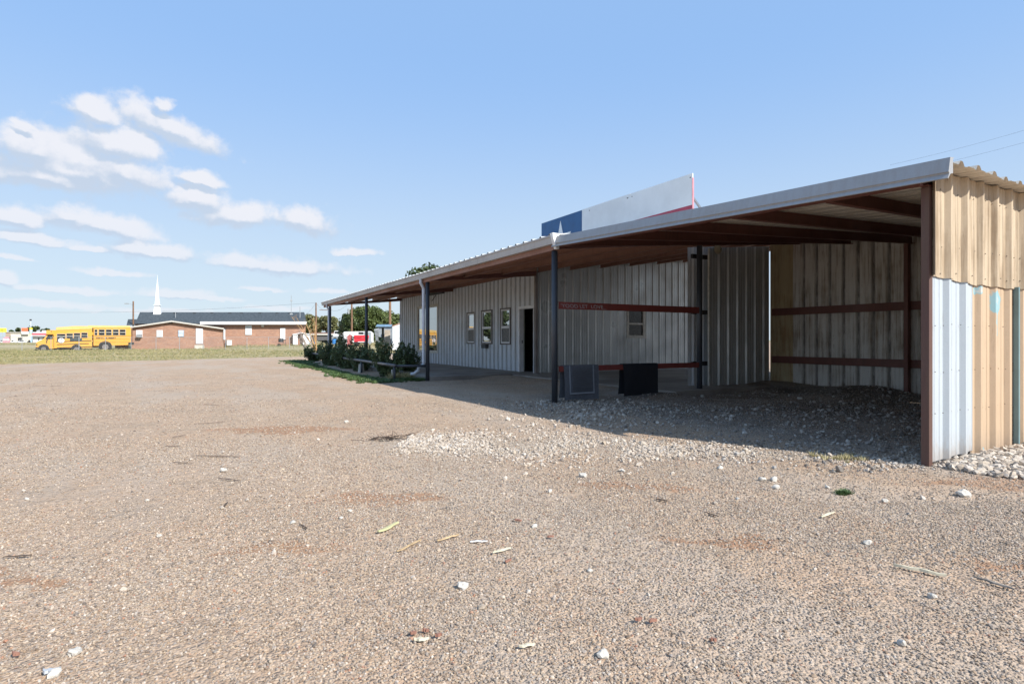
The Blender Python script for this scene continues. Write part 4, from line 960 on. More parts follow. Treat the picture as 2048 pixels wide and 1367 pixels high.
WD = proto('weed_sprig', [tuft('weed_sprig', 26, .07, .11, M_WEED, 30 + i) for i in range(4)])
x1_, y1_ = along([(4.5, 14.8), (4.15, 18), (4.35, 21.5), (4.2, 25), (4.6, 30), (4.9, 33)], [.22, .20, .1, .2, .3, .3], 2600); m_ = wob(x1_, y1_, .6) > -.35; x1_, y1_ = x1_[m_], y1_[m_]
x2_, y2_ = along([(5.0, 15.7), (5.6, 15.1)], [.12, .1], 260)
x, y = np.concatenate([x1_, x2_]), np.concatenate([y1_, y2_]); scatter('green_weeds', np.stack([x, y, gz(x, y)], 1), rng.uniform(.6, 1.4, len(x)), WD, False)
x, y = along([(4.95, 16.1), (5.5, 15.8)], [.15, .15], 60); scatter('dry_weeds', np.stack([x, y, gz(x, y)], 1), rng.uniform(1.0, 2.0, len(x)), TD, False)
x, y = along([(6.1, 3.0), (5.9, 2.9)], [.05, .05], 12)
p = at(1685, 1150 * h / 306); x = rng.normal(p.x, .025, 30); y = rng.normal(p.y, .02, 30); scatter('weed_clump', np.stack([x, y, gz(x, y)], 1), rng.uniform(.25, .5, 30), WD, False)
x, y = along([(5.2, 3.45), (5.5, 3.1)], [.06, .06], 30); scatter('dry_sprigs', np.stack([x, y, gz(x, y)], 1), rng.uniform(.25, .5, 30), TD, False)

# ------------------------------------------------------------------ loose things lying on the gravel
def gp_(px, py): D = FPX * h / (py - 680); p = at(px, D); return Vector((p.x, p.y, float(gz(p.x, p.y)))), D
RK = [rockmesh('rock', 80 + i, 2, .7, M_ROCK2, .3) for i in range(4)]
def rock(px, py, wpx, label, group=None, me=0, m=None):
    p, D = gp_(px, py); s = wpx / FPX * D; o = bpy.data.objects.new('rock', RK[me % 4]); COL.objects.link(o); o.location = p + UP * s * .22; o.scale = (s, s, s); o.rotation_euler = (random.uniform(-.3, .3), random.uniform(-.3, .3), random.uniform(0, 6))
    tag(o, label, 'rock', group)
rock(926, 1176, 24, 'bright white angular stone alone in the lower middle of the gravel')
rock(1069, 1056, 13, 'small pale stone above the lower patch of fine gravel', me=1)
rock(1166, 903 + 52, 17, 'grey white stone at the lower edge of the limestone patch', me=2)
rock(1548, 962, 16, 'largest of the white stones in front of the shed', me=3)
rock(1552, 978, 15, 'white stone just below the largest one in front of the shed', me=1)
rock(1524, 962, 15, 'flat white stone left of the largest one in front of the shed', me=2)
rock(1926, 992, 26, 'flat pale stone below the white wall sheet', me=0)
rock(1865, 1196, 18, 'smooth tan stone below the long pale wood stake', me=2)
rock(1803, 1290, 20, 'tan stone near the bottom right of the yard', me=3)
rock(1735, 1088, 16, 'oval white pebble right of the yard centre', me=1)
rock(1205, 1314, 26, 'pale flat stone near the bottom edge of the yard', me=0)
rock(150, 1308, 24, 'pale pink stone in the lower left of the yard', me=2)
rock(108, 1352, 26, 'pale stone at the bottom left edge', me=1)
rock(448, 942, 14, 'white stone beside the twigs on the left side of the yard', me=3)
rock(586, 1047, 13, 'white stone in the middle left of the yard', me=0)
rock(319, 1072, 10, 'small white stone left of the bare soil streak', me=1)
for (a, b__, c_) in ((683, 1037, 9), (700, 1023, 9), (693, 845, 10), (880, 873, 10), (1100, 985, 11), (1246, 945, 10), (1655, 975, 10), (1770, 1003, 12), (1475, 1000, 8), (1180, 1145, 11), (295, 1000, 9), (54, 996, 9), (1440, 938, 12), (1352, 790, 12), (1405, 795, 10), (1600, 800, 10)):
    rock(a, b__, c_, 'small loose white stone lying on the brown gravel', 'small loose white stones on the gravel', me=random.randint(0, 3))
def stick(px0, py0, px1, py1, wd, m, name, label, group=None, th=.3):
    a, D = gp_(px0, py0); b__, _ = gp_(px1, py1); d = b__ - a; L = d.length; u = d.normalized(); s = u.cross(UP).normalized(); mb = MB(); n = 7; vs = []
    for i in range(n):
        t = i / (n - 1); k_ = wd * (math.sin(math.pi * min(max(t, .06), .94)) ** .45) * random.uniform(.7, 1.1); c = a.lerp(b__, t) + UP * (.010 + random.uniform(0, .004)) + s * random.uniform(-.2, .2) * wd
        vs += [c - s * k_ / 2, c + s * k_ / 2, c + s * k_ * .35 + UP * wd * th, c - s * k_ * .35 + UP * wd * th]
    fs = [(3, 2, 1, 0), tuple((n - 1) * 4 + j for j in range(4))]
    for i in range(n - 1):
        for j in range(4): fs.append((i * 4 + j, i * 4 + (j + 1) % 4, i * 4 + 4 + (j + 1) % 4, i * 4 + 4 + j))
    mb.add(vs, fs); o = mb.build(name, m, None, org=a); tag(o, label, 'stick' if 'twig' in name else 'wood scrap', group)
stick(1787, 1136, 1893, 1157, .022, M_WOODP, 'wood_stake', 'long pale split wood stake at the right of the yard', th=.5)
stick(1948, 1158, 2030, 1183, .02, M_WOODG, 'wood_stake', 'grey weathered stick right of the long pale stake')
stick(757, 1068, 797, 1049, .03, mat('dry_husk', (.46, .44, .24), .8), 'corn_husk', 'pale yellow green dry husk in the middle of the yard')
stick(794, 1106, 842, 1083, .018, M_WOODT, 'wood_sliver', 'brown wood sliver below the pale husk')
stick(875, 1086, 917, 1074, .02, M_WOODT, 'wood_sliver', 'tan wood sliver right of the brown one')
stick(940, 1088, 975, 1089, .014, M_WHITE, 'white_strip', 'thin white strip lying on the gravel in the middle of the yard')
stick(985, 1112, 1022, 1102, .02, M_WOODP, 'wood_sliver', 'cream wood sliver below the white strip')
stick(1642, 1038, 1668, 1027, .022, M_WOODP, 'wood_chip', 'cream wood chip below the shed opening')
stick(1312, 1003, 1334, 1008, .02, M_TWIG, 'bark_chip', 'dark bark chip on the smooth gravel patch')
stick(1410, 1030, 1438, 1038, .012, M_TWIG, 'bark_chip', 'thin dark bark splinter right of the other chip')
stick(828, 1288, 858, 1284, .022, M_WOODP, 'wood_chip', 'pale wood chip among red chips near the bottom')
stick(1038, 1300, 1070, 1294, .018, M_WOODP, 'wood_chip', 'pale pinkish wood chip right of the pale chip near the bottom')
stick(85, 1352, 122, 1345, .03, mat('grey_blue_chip', (.38, .40, .42), .6), 'plastic_shard', 'blue grey shard in the bottom left corner')
TWL = ['longest thin twig, highest of the cluster left of the yard centre', 'short twig tilted up just left below the longest twig', 'faint short twig at the left edge of the twig cluster', 'long twig at the middle right of the twig cluster', 'short twig at the bottom left of the twig cluster', 'dark thick twig beside a white stone, lowest of the cluster', 'far twig at the left near the field edge, left one of two', 'far twig at the left near the field edge, right one of two', 'far short twig between the left pair and the yard centre', 'straight twig touching the left edge of the picture', 'tiny twig right of the white stone in the middle left', 'tiny dark twig below the twig cluster']
for i, (a, b__, c_, d_) in enumerate(((388, 850, 450, 845), (345, 876, 372, 871), (330, 894, 360, 893), (392, 912, 480, 915), (345, 925, 385, 927), (436, 957, 480, 963), (66, 772, 92, 773), (100, 774, 124, 772), (408, 809, 440, 812), (5, 1116, 64, 1113), (600, 1052, 615, 1060), (445, 1018, 455, 1008))):
    stick(a, b__, c_, d_, .013, M_TWIG, 'twig', TWL[i], None)
for i, (a, b__) in enumerate(((820, 1275), (845, 1268), (870, 1280), (1010, 1130), (1270, 1248), (1300, 1252), (25, 1313), (1420, 1290), (1030, 1045), (1095, 1080))):
    stick(a, b__, a + 13, b__ + random.randint(-4, 4), .016, M_BRICKCHIP, 'brick_chip', 'small red brick chip on the gravel', 'small red brick chips on the gravel', .6)
# dark twig heap
P0, D0 = gp_(776, 877); tw = MB()
for i in range(60):
    a = P0 + Vector((random.gauss(0, .14), random.gauss(0, .05), random.uniform(.0, .03))); d = Vector((random.uniform(-1, 1), random.uniform(-1, 1), random.uniform(-.05, .25))).normalized() * random.uniform(.04, .14); tw.tube([a, a + d], [.004, .002], 4)
tag(tw.build('twig_heap', M_TWIG, None, org=P0), 'low dark heap of twigs left of the limestone patch', 'debris')
# things in the planting
p, _ = gp_(722, 745)
m_ = MB(); m_.tube([(p.x, p.y, -.02), (p.x + .01, p.y, .12), (p.x, p.y, .30)], [.11, .10, .08], 7); tag(m_.build('white_stone', M_ROCK2, None, org=p), 'upright white stone beside a rail post under the shrubs', 'stone')
p, _ = gp_(741, 741); p = p + Vector((.4, .5, 0)); m_ = MB(); m_.box(p.x - .12, p.x + .12, p.y - .12, p.y + .12, 0, .34); tag(m_.build('concrete_block', M_GREYM, None, org=p), 'grey block behind the upright white stone', 'block')
p, _ = gp_(784, 758); m_ = MB(); m_.tube([(p.x, p.y, 0), (p.x, p.y, .28)], .02, 8); tag(m_.build('white_stake', M_WHITE, None, org=p), 'short white stake beside the nearest rail post', 'stake')

# ------------------------------------------------------------------ far side: brick church
PCX = 600
def set_plane(pc):
    global PCX, FW, RT
    PCX = pc; FW = at(pc, 1).normalized(); RT = Vector((FW.y, -FW.x, 0))
def PW(px, D, z):
    C = at(PCX, D); r1 = at(px, 1.0); s_ = C.dot(FW) / r1.dot(FW); return r1 * s_ + UP * (h + (z - h) * s_ / D)
set_plane(600)
def frame(px0, D):               # local frame facing the camera: a along the picture's right, b away, z up
    o = at(px0, D); return o
class Loc:
    """local plan facing the road: x runs right, y runs away"""
    def __init__(s, px, D, zb): s.D = D; s.o = at(px, D); s.zb = zb; s.px0 = px
    def P(s, a, b_, z): return s.o + RT * a + FW * b_ + UP * z
    def a(s, px, D=None): D = D or s.D; return ((px - s.px0) / FPX) * D + (0 if D == s.D else (s.px0 - 1024) / FPX * (D - s.D))
    def box(s, mb, a0, a1, b0, b1, z0, z1): c = s.P((a0 + a1) / 2, (b0 + b1) / 2, (z0 + z1) / 2); return mb.obox(c, RT * (a1 - a0) / 2, FW * (b1 - b0) / 2, UP * (z1 - z0) / 2)
def orient(o, root): pass
Dw, Dm = 78.0, 79.6
o0 = at(400, 80); church = thing('brick_church', 'long brown brick church with dark shingle roof and a white steeple', 'church', (o0.x, o0.y, .2))
def build_rot(mb, name, m, parent):
    """store the part in the frame of the facade so that brick courses run true"""
    org = WL[parent.name]; me = bpy.data.meshes.new(name); ca, sa = math.cos(YAW), math.sin(YAW); vs = []
    for v in mb.v:
        d = Vector(v) - org; vs.append((d.dot(RT), d.dot(FW), d.z))
    me.from_pydata(vs, [], mb.f); me.materials.append(m); me.update(); o = bpy.data.objects.new(name, me); COL.objects.link(o); o.parent = parent; WL[o.name] = org.copy()
    if parent.type == 'EMPTY': o.rotation_euler = (0, 0, -math.atan2(FW.x, FW.y))
    return o
# main block
wz0, wz1 = .3, zat(647, Dm)
def sbox(px0, px1, D, dep, z0, z1, dz0=0):
    A_, B_ = PW(px0, D, 0), PW(px1, D, 0); w_ = (B_ - A_).length; m = MB()
    a0_, a1_, b0_, b1_ = PW(px0, D, z0), PW(px1, D, z0), PW(px0, D, z1), PW(px1, D, z1); d_ = FW * dep
    return m.add([a0_, a1_, b1_, b0_, a0_ + d_, a1_ + d_, b1_ + d_, b0_ + d_], [(0, 1, 2, 3), (5, 4, 7, 6), (4, 0, 3, 7), (1, 5, 6, 2), (3, 2, 6, 7), (4, 5, 1, 0)])
build_rot(sbox(270, 611, Dm, 12, wz0, wz1), 'wall', M_BRICK, church)
DR = 86.0; rz = zat(624, DR)
def xa(px, D): return (px - 1024) / FPX * D
mb = MB(); A = [PW(270, Dm - .5, wz1 - .02), PW(613.5, Dm - .5, wz1 - .02), PW(608.5, DR, rz), PW(280, DR, rz)]; B = [A[0] + FW * 13, A[1] + FW * 13]
mb.add([A[0], A[1], A[2], A[3], B[1], B[0]], [(0, 1, 2, 3), (3, 2, 4, 5), (0, 3, 5), (1, 4, 2), (0, 5, 4, 1)]); rf = build_rot(mb, 'roof', M_SHING, church)
for px in (350, 389, 424, 460, 483, 520, 554, 580):
    mb = MB(); c = PW(px, DR - .7, rz - .28); mb.obox(c, RT * .18, FW * .18, UP * .16); build_rot(mb, 'roof_vent', M_BLK, rf)
for px, zz in ((351, 1.0), (600, 1.8)):
    mb = MB(); c = PW(px, DR - 3.5, wz1 + .7); mb.tube([c, c + UP * zz], .05, 6); build_rot(mb, 'vent_pipe', M_FENCE, rf)
mb = MB(); c = PW(582.5, DR - 1.5, rz - 1.0); mb.tube([c, c + UP * 3.4], .035, 5); mb.obox(c + UP * 2.6, RT * .14, FW * .05, UP * .12); mb.obox(c + UP * .6, RT * .2, FW * .1, UP * .15); build_rot(mb, 'antenna', M_FENCE, rf)
build_rot(sbox(400, 613.5, Dm - .62, .11, wz1 - .12, wz1 + .27), 'fascia', M_WHITE, church)
mb = MB(); mb.add([PW(253, 80.5, zat(650, 80.5)), PW(274, 80.5, zat(650, 80.5)), PW(274, 84, zat(638, 84)), PW(256, 84, zat(638, 84)), PW(253, 88, wz1), PW(274, 88, wz1)], [(0, 1, 2, 3), (3, 2, 5, 4), (0, 3, 4)]); build_rot(mb, 'lower_roof', M_SHING, church)
# gabled wing
wb = -.15; el_, er_ = zat(652.5, Dw), zat(655, Dw); pk = zat(641.5, Dw); 
mb = MB(); gp3 = [PW(263, Dw, wb), PW(446, Dw, wb), PW(446, Dw, er_ - .1), PW(343, Dw, pk - .2), PW(263, Dw, el_ - .1)]; bk = [g_ + FW * 1.55 for g_ in gp3]
mb.add(gp3 + bk, [(0, 1, 2, 3, 4), (9, 8, 7, 6, 5), (0, 5, 6, 1), (1, 6, 7, 2), (4, 9, 5, 0)]); build_rot(mb, 'wall', M_BRICK, church)
mb = MB(); e0, e1, e2 = PW(261, Dw - .35, el_ - .06), PW(343, Dw - .35, pk), PW(448, Dw - .35, er_ - .1)
for s_, t_ in ((e0, e1), (e1, e2)): mb.add([s_, t_, t_ + FW * 3, s_ + FW * 3, s_ - UP * .12, t_ - UP * .12, t_ + FW * 3 - UP * .12, s_ + FW * 3 - UP * .12], [(0, 1, 2, 3), (7, 6, 5, 4), (0, 4, 5, 1), (1, 5, 6, 2), (2, 6, 7, 3), (3, 7, 4, 0)])
build_rot(mb, 'wing_roof', M_SHING, church)
mb = MB()
for s_, t_ in ((e0, e1), (e1, e2)): mb.add([s_ - FW * .04 + UP * .04, t_ - FW * .04 + UP * .04, t_ - FW * .04 - UP * .14, s_ - FW * .04 - UP * .14, s_ - FW * .004 + UP * .04, t_ - FW * .004 + UP * .04, t_ - FW * .004 - UP * .14, s_ - FW * .004 - UP * .14], [(3, 2, 1, 0), (4, 5, 6, 7), (0, 1, 5, 4), (2, 3, 7, 6), (0, 4, 7, 3), (1, 2, 6, 5)])
build_rot(mb, 'gable_trim', M_TRIM, church)
def fwin(px0, px1, py0, py1, D, m=M_WHITE, bars=2, nm='window', sub='pane'):
    mb = MB(); c0, c1 = PW(px0, D, zat(py1, D)), PW(px1, D, zat(py0, D)); wd = (c1 - c0).dot(RT); ht = c1.z - c0.z
    mb.obox(c0 + RT * wd / 2 + UP * ht / 2 - FW * .04, RT * wd / 2, FW * .05, UP * ht / 2); o = build_rot(mb, nm, m, church)
    if bars:
        for i in range(bars):
            b2 = MB(); zz = ht * (i + .5) / bars; b2.obox(c0 + RT * wd / 2 + UP * zz - FW * .095, RT * (wd / 2 - .07), FW * .004, UP * (ht / bars / 2 - .05)); p_ = build_rot(b2, sub, mat('pale_blind', (.50, .55, .60), .4), o)
    return o
fwin(272.5, 285, 660, 674.5, Dw); fwin(313.5, 325.5, 660, 673.5, Dw); fwin(356.5, 368, 660, 673, Dw, mat('grey_blue_window', (.35, .42, .5), .4)); fwin(392, 406, 656.5, 687, Dw, M_WHITE, 0, 'door')
fwin(490.8, 503.5, 650.5, 669.5, Dm, bars=3); fwin(560.5, 570.5, 656, 679, Dm, M_WHITE, 0, 'door')
mb = MB(); c = PW(278.5, Dw - .3, zat(671, Dw)); mb.obox(c, RT * .25, FW * .2, UP * .17); build_rot(mb, 'window_unit', M_GREYM, church)
mb = MB(); c = PW(340, Dw - .1, zat(644.5, Dw)); mb.obox(c, RT * .24, FW * .09, UP * .16); build_rot(mb, 'gable_light', M_TRIMD, church)
mb = MB(); c = PW(525.5, Dm - .12, zat(650.5, Dm)); mb.obox(c, RT * .17, FW * .1, UP * .2); build_rot(mb, 'flood_light', M_TRIM, church)
mb = MB(); c = PW(399, Dw - .5, .2); mb.obox(c, RT * .5, FW * .45, UP * .25); build_rot(mb, 'step', M_CREAM, church)
mb = MB(); mb.tube([PW(448.5, Dw - .1, 2.6), PW(448.5, Dw - .1, 1.2)], .12, 6); build_rot(mb, 'meter_conduit', M_WHITE, church)
# steeple
Ds = 85.0; cst = PW(315, Ds, 0); zb0 = zat(627, Ds)
def spire(w0, w1, z0, z1):
    w0 *= .70; w1 *= .58
    m = MB(); vs = [cst + RT * (sx * w_) + FW * (sy * w_) + UP * z_ for z_, w_ in ((z0, w0), (z1, w1)) for sx, sy in ((-1, -1), (1, -1), (1, 1), (-1, 1))]
    return m.add(vs, [(3, 2, 1, 0), (4, 5, 6, 7), (0, 1, 5, 4), (1, 2, 6, 5), (2, 3, 7, 6), (3, 0, 4, 7)])
sp0 = build_rot(spire(.72, .50, zb0 - 1.0, zat(617, Ds)), 'steeple', M_WHITE, church)
build_rot(spire(.60, .60, zat(617, Ds), zat(616, Ds)), 'steeple_band', M_WHITE, sp0); build_rot(spire(.40, .03, zat(616, Ds), zat(566, Ds)), 'spire', M_WHITE, sp0)
build_rot(MB().tube([cst + UP * zat(566, Ds), cst + UP * zat(561, Ds)], .02, 5), 'finial', M_WHITE, sp0)

def simple(name, label, cat, parts, group=None, loc=None):
    """parts: list of (part name, MB, material)"""
    v = [q_ for _, mb_, _ in parts for q_ in mb_.v]; xs_ = [q_[0] for q_ in v]; ys2 = [q_[1] for q_ in v]; zs = [q_[2] for q_ in v]
    root = thing(name, label, cat, ((min(xs_) + max(xs_)) / 2, (min(ys2) + max(ys2)) / 2, min(zs)), group); out = []
    for pn, mb_, mm in parts: out.append(build_rot(mb_, pn, mm, root))
    return root, out
def fb(px0, px1, py0, py1, D, dep):
    mb = MB(); c0, c1 = PW(px0, D, zat(py1, D)), PW(px1, D, zat(py0, D)); wd = (c1 - c0).dot(RT); ht = c1.z - c0.z
    mb.obox(c0 + RT * wd / 2 + UP * ht / 2 + FW * dep / 2, RT * wd / 2, FW * dep / 2, UP * ht / 2); return mb
set_plane(500); simple('utility_cabinet', 'white cabinet standing on the grass at the inner corner of the brick church', 'cabinet', [('cabinet', fb(453.5, 463.5, 680, 690, 77, .8), M_WHITE), ('lid', fb(453, 464, 679, 680, 76.95, .9), M_TRIM)])
# white storage shed with open doorway
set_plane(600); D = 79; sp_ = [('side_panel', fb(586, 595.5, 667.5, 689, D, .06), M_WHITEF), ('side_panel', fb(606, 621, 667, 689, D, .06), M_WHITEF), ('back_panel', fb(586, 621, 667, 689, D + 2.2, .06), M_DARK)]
m = MB(); a_, b__, c__ = PW(585, D - .1, zat(668, D)), PW(603, D - .1, zat(664.5, D)), PW(621.5, D - .1, zat(668, D))
m.add([a_, b__, c__, a_ + FW * 2.6, b__ + FW * 2.6, c__ + FW * 2.6, a_ - UP * .12, b__ - UP * .1, c__ - UP * .12], [(0, 3, 4, 1), (1, 4, 5, 2), (6, 0, 1, 7), (7, 1, 2, 8)]); sp_.append(('roof', m, M_WHITEF))
sp_.append(('side_wall', fb(620.2, 621, 667.5, 689, D + .07, 2.1), M_WHITEF)); sp_.append(('side_wall', fb(586, 586.8, 667.5, 689, D + .07, 2.1), M_WHITEF))
simple('storage_shed', 'small white storage shed with open doorway at the right end of the church', 'shed', sp_)
simple('cardboard_stack', 'brown upright board leaning inside the open white storage shed', 'board', [('board', fb(600.5, 604.5, 674, 688.5, D + .8, .3), M_WOODT)])
D = 78; m = MB(); m.tube([PW(562, D, .85), PW(562, D, 1.35)], [.35, .32], 10); m2 = fb(566, 571.5, 678.5, 680, D, .5); m3 = fb(566, 566.7, 680, 688, D, .05).obox(PW(571, D, .7), RT * .03, FW * .03, UP * .35)
m4 = MB(); m4.tube([PW(558, D, .35), PW(558, D + .25, .35)], .3, 12)
simple('barbecue_grill', 'black barbecue grill with side table by the white church door', 'grill', [('drum', m, M_BLK), ('table', m2, M_BLK), ('leg', m3, M_TRIMD), ('wheel', m4, M_TYRE)])

# ------------------------------------------------------------------ chain link fence
D0_, D1_ = 58.0, 70.0
def fenceD(px): return D0_ + (D1_ - D0_) * (px + 60) / 700
f0 = at(300, fenceD(300)); fen = thing('chain_link_fence', 'long grey chain link fence across the field in front of the buses and church', 'fence', (f0.x, f0.y, 0))
pxs = [-60, -8, 44, 102, 158, 211, 262, 312, 359, 406, 451, 494, 537, 579, 618]
FP = []
for px in pxs:
    D = fenceD(px); p = at(px, D); g0 = float(gz(p.x, p.y)); FP.append((p, g0)); MB().tube([p + UP * (g0 - .1), p + UP * (g0 + 1.48)], .038 if px == 158 else .028, 6).build('post', M_FENCE, fen)
rt_ = MB(); rt_.tube([q_[0] + UP * (q_[1] + 1.45) for q_ in FP], .016, 5); rt_.build('top_rail', M_FENCE, fen)
ms = MB()
for (pa, ga), (pb, gb_) in zip(FP, FP[1:]):
    nseg = 16; dd = (pb - pa)
    for i in range(-8, nseg):
        for sgn in (1, -1):
            t0, t1 = i / nseg, (i + 8) / nseg; z0_, z1_ = (0.05, 1.43) if sgn == 1 else (1.43, .05)
            if t0 < 0: z0_ += (z1_ - z0_) * (-t0) / (t1 - t0); t0 = 0
            if t1 > 1: z1_ = z0_ + (z1_ - z0_) * (1 - t0) / (t1 - t0); t1 = 1
            if t1 - t0 < .01: continue
            a_ = pa + dd * t0 + UP * (ga + z0_); b__ = pa + dd * t1 + UP * (ga + z1_)
            ms.bar(a_, b__, .0035, .0035)
msh = ms.build('wire_mesh', M_FENCE, fen); msh['kind'] = 'stuff'

# ------------------------------------------------------------------ school buses
def text_mb(s, size, O, U, V, N, lift=.004, bold=.0):
    cu = bpy.data.curves.new('t', 'FONT'); cu.body = s; cu.size = size; cu.offset = bold; o = bpy.data.objects.new('t', cu); COL.objects.link(o)
    me = bpy.data.meshes.new_from_object(o.evaluated_get(bpy.context.evaluated_depsgraph_get())); mb = MB(); O, U, V, N = map(Vector, (O, U, V, N))
    for v in me.vertices: mb.v.append(tuple(O + U * v.co.x + V * v.co.y + N * lift))
    for p_ in me.polygons: mb.f.append(tuple(p_.vertices))
    bpy.data.objects.remove(o); return mb
D = 64.0; mp = D / FPX; gy = 702.0; set_plane(128)
def bx(px): return px
def bpoly(pts, D, dep): 
    """extrude a side outline given in survey sights away from the road"""
    base = [PW(px, D, zat(py, D)) for px, py in pts]; n = len(base); m = MB(); 
    c0 = [tuple(b_) for b_ in base]; c1 = [tuple(b_ + FW * dep) for b_ in base]
    return m.add(c0 + c1, [tuple(range(n)), tuple(range(2 * n - 1, n - 1, -1))] + [(i, n + i, n + (i + 1) % n, (i + 1) % n) for i in range(n)])
def wheel(px, py, rpx, D, root):
    c = PW(px, D - .02, zat(py, D)); r_ = rpx * D / FPX; o = build_rot(MB().tube([c, c + FW * .26], r_, 20), 'wheel', M_TYRE, root)
    build_rot(MB().tube([c - FW * .012, c - FW * .002], [r_ * .52, r_ * .58], 14), 'rim', M_RIM, o)
    for a in range(5): build_rot(MB().obox(c - FW * .018 + (RT * math.cos(a * 1.257) + UP * math.sin(a * 1.257)) * r_ * .3, RT * .03, FW * .004, UP * .03), 'hub_bolt', M_BLK, o)
c = at(130, D); bus = thing('school_bus', 'front yellow short school bus with black stripes and a round white emblem', 'bus', (c.x, c.y, 0))
body = bpoly([(108, 696), (184, 695.5), (184.5, 652), (150, 651.5), (112, 654.5), (112, 660), (93, 660), (92, 664), (92.5, 668), (106.5, 668), (108, 672)], D, 2.3); build_rot(body, 'body', M_YEL, bus)
build_rot(bpoly([(107.9, 668.2), (93, 668.5), (88.5, 675.5), (84, 679.2), (75.5, 682.5), (72.2, 686), (71.5, 694), (78, 696), (80, 690.5), (86.7, 689), (93, 691.5), (96, 697), (107.9, 697)], D + .12, 2.05), 'cab', M_YEL, bus)
build_rot(bpoly([(112.2, 654.6), (150, 651.6), (184.3, 652.1), (184.2, 657.5), (112.2, 660)], D - .03, .027), 'roof_side', M_YELP, bus)
for a_, b__, c__, d_ in ((114.3, 130.7, 667.6, 676.5), (133.3, 145.5, 666.8, 676), (148, 160.2, 666, 675.6), (163, 174.8, 665.2, 674.8)):
    o = build_rot(fb(a_ - .5, b__ + .5, c__ - .5, d_ + .3, D - .035, .03), 'window', M_TRIM, bus); build_rot(fb(a_, b__, c__, d_, D - .045, .01), 'pane', M_GLASSD, o); build_rot(fb(a_, b__, (c__ + d_) / 2 - .4, (c__ + d_) / 2 + .4, D - .055, .009), 'window_bar', M_TRIM, o)
build_rot(bpoly([(105.5, 669.8), (95.5, 670), (91, 678), (105.5, 677.5)], D + .10, .02), 'side_window', M_GLASSD, bus)
build_rot(bpoly([(92.6, 668.8), (88.6, 675.2), (88.3, 675.0), (92.2, 668.6)], D + .25, 1.8), 'windscreen', M_GLASSD, bus)
for (a_, b__, c__, d_) in ((112.3, 183, 681.6, 682.7), (114, 178, 687.4, 688.4), (114, 184, 693.8, 695)): build_rot(bpoly([(a_, c__ + .8), (a_, d_ + .8), (b__, d_ - 1.4), (b__, c__ - 1.4)], D - .03, .027), 'stripe', M_BLK, bus)
build_rot(fb(140, 164, 675.9, 681, D - .036, .03), 'dark_board', mat('slate_board', (.04, .055, .06), .6), bus); build_rot(fb(114.2, 119, 676.6, 682.5, D - .036, .03), 'dark_board', M_BLK, bus)
c = PW(122.5, D - .06, zat(680.5, D)); em = build_rot(MB().tube([c, c + FW * .03], 5 * mp, 18), 'emblem', M_WHITE, bus)
for dx, dz_, m_ in ((-2.2, 0, M_PINK), (2.2, 0, M_PINK), (0, 3.1, M_BLK), (0, -3.4, M_TRIMD)): build_rot(MB().obox(c + RT * dx * mp + UP * dz_ * mp - FW * .008, RT * (.055 if m_ is M_PINK else .04), FW * .005, UP * .05), 'emblem_mark', m_, em)
build_rot(fb(71, 76, 694, 697.5, D + .05, 2.1), 'bumper', M_BLK, bus); build_rot(fb(102.5, 103.4, 661, 663.5, D - .03, .02), 'marker_light', M_BLK, bus)
build_rot(fb(72.8, 74.6, 687.5, 690.5, D + .08, .05), 'headlight', M_BLK, bus)
build_rot(fb(93.5, 95.5, 676, 681, D - .15, .1), 'mirror', M_BLK, bus); build_rot(fb(107.2, 107.6, 669, 695, D + .09, .02), 'door_gap', M_TRIMD, bus)
build_rot(fb(94, 143, 694.5, 698.5, D + .5, 1.2), 'chassis', M_TYRE, bus)
for px in (87.2, 152.7): build_rot(MB().tube([PW(px, D - .012, zat(697, D)), PW(px, D - .006, zat(697, D))], 8.6 * mp, 20), 'wheel_arch', M_BLK, bus); wheel(px, 697.6, 6.6, D - .05, bus)
D = 67.0; mp = D / FPX; set_plane(225)
c = at(228, D); bus2 = thing('school_bus', 'rear yellow school bus with peeling letters, parked behind the front one against the church', 'bus', (c.x, c.y, 0))
build_rot(bpoly([(187, 691), (205, 691), (259, 689.5), (262.5, 688), (262, 656), (259, 651.5), (176, 651), (176, 654), (187, 656)], D, 2.4), 'body', M_YEL, bus2)
build_rot(bpoly([(176, 650.6), (259.2, 651.1), (261.5, 655.2), (176, 655.2)], D - .03, .027), 'roof_side', M_YELP, bus2)
build_rot(bpoly([(178, 656), (187, 656.5), (190, 691), (181, 693)], D + .25, 2.0), 'broken_nose', M_RUST, bus2)
for i in range(12): build_rot(MB().obox(PW(random.uniform(178, 189), D + .15, zat(random.uniform(658, 688), D)), RT * random.uniform(.04, .16), FW * .1, UP * random.uniform(.04, .18)), 'torn_panel', random.choice([M_BLK, M_RUST, M_YELP, M_YEL]), bus2)
for a_, b__ in ((189.5, 194.5), (198, 209), (212.2, 223), (226.2, 237), (239.7, 251)):
    o = build_rot(fb(a_ - .5, b__ + .5, 658.3, 670.2, D - .03, .025), 'window', M_TRIM, bus2); build_rot(fb(a_, b__, 658.9, 669.6, D - .04, .01), 'pane', M_GLASSD, o); build_rot(fb(a_, b__, 663.8, 664.8, D - .05, .009), 'window_bar', M_TRIM, o)
build_rot(text_mb('HIPTC SUMMIT', .285, PW(192, D, zat(677.4, D)), RT, UP, -FW, .012, .012), 'lettering', mat('peeling_letter', (.10, .055, .02), .8), bus2)
for yy in (671.2, 677.3, 683.6): build_rot(fb(190, 261.5, yy, yy + .55, D - .02, .018), 'rub_rail', mat('rub_rail_yellow', (.50, .25, .035), .5), bus2)
build_rot(fb(257, 268, 684.5, 689, D - .1, 2.5), 'bumper', M_BLK, bus2); build_rot(fb(230, 257, 689.5, 696, D + .7, 1.2), 'underframe', M_RUST, bus2); build_rot(fb(180, 203, 689, 694.5, D + .4, 1.4), 'engine', M_RUST, bus2)
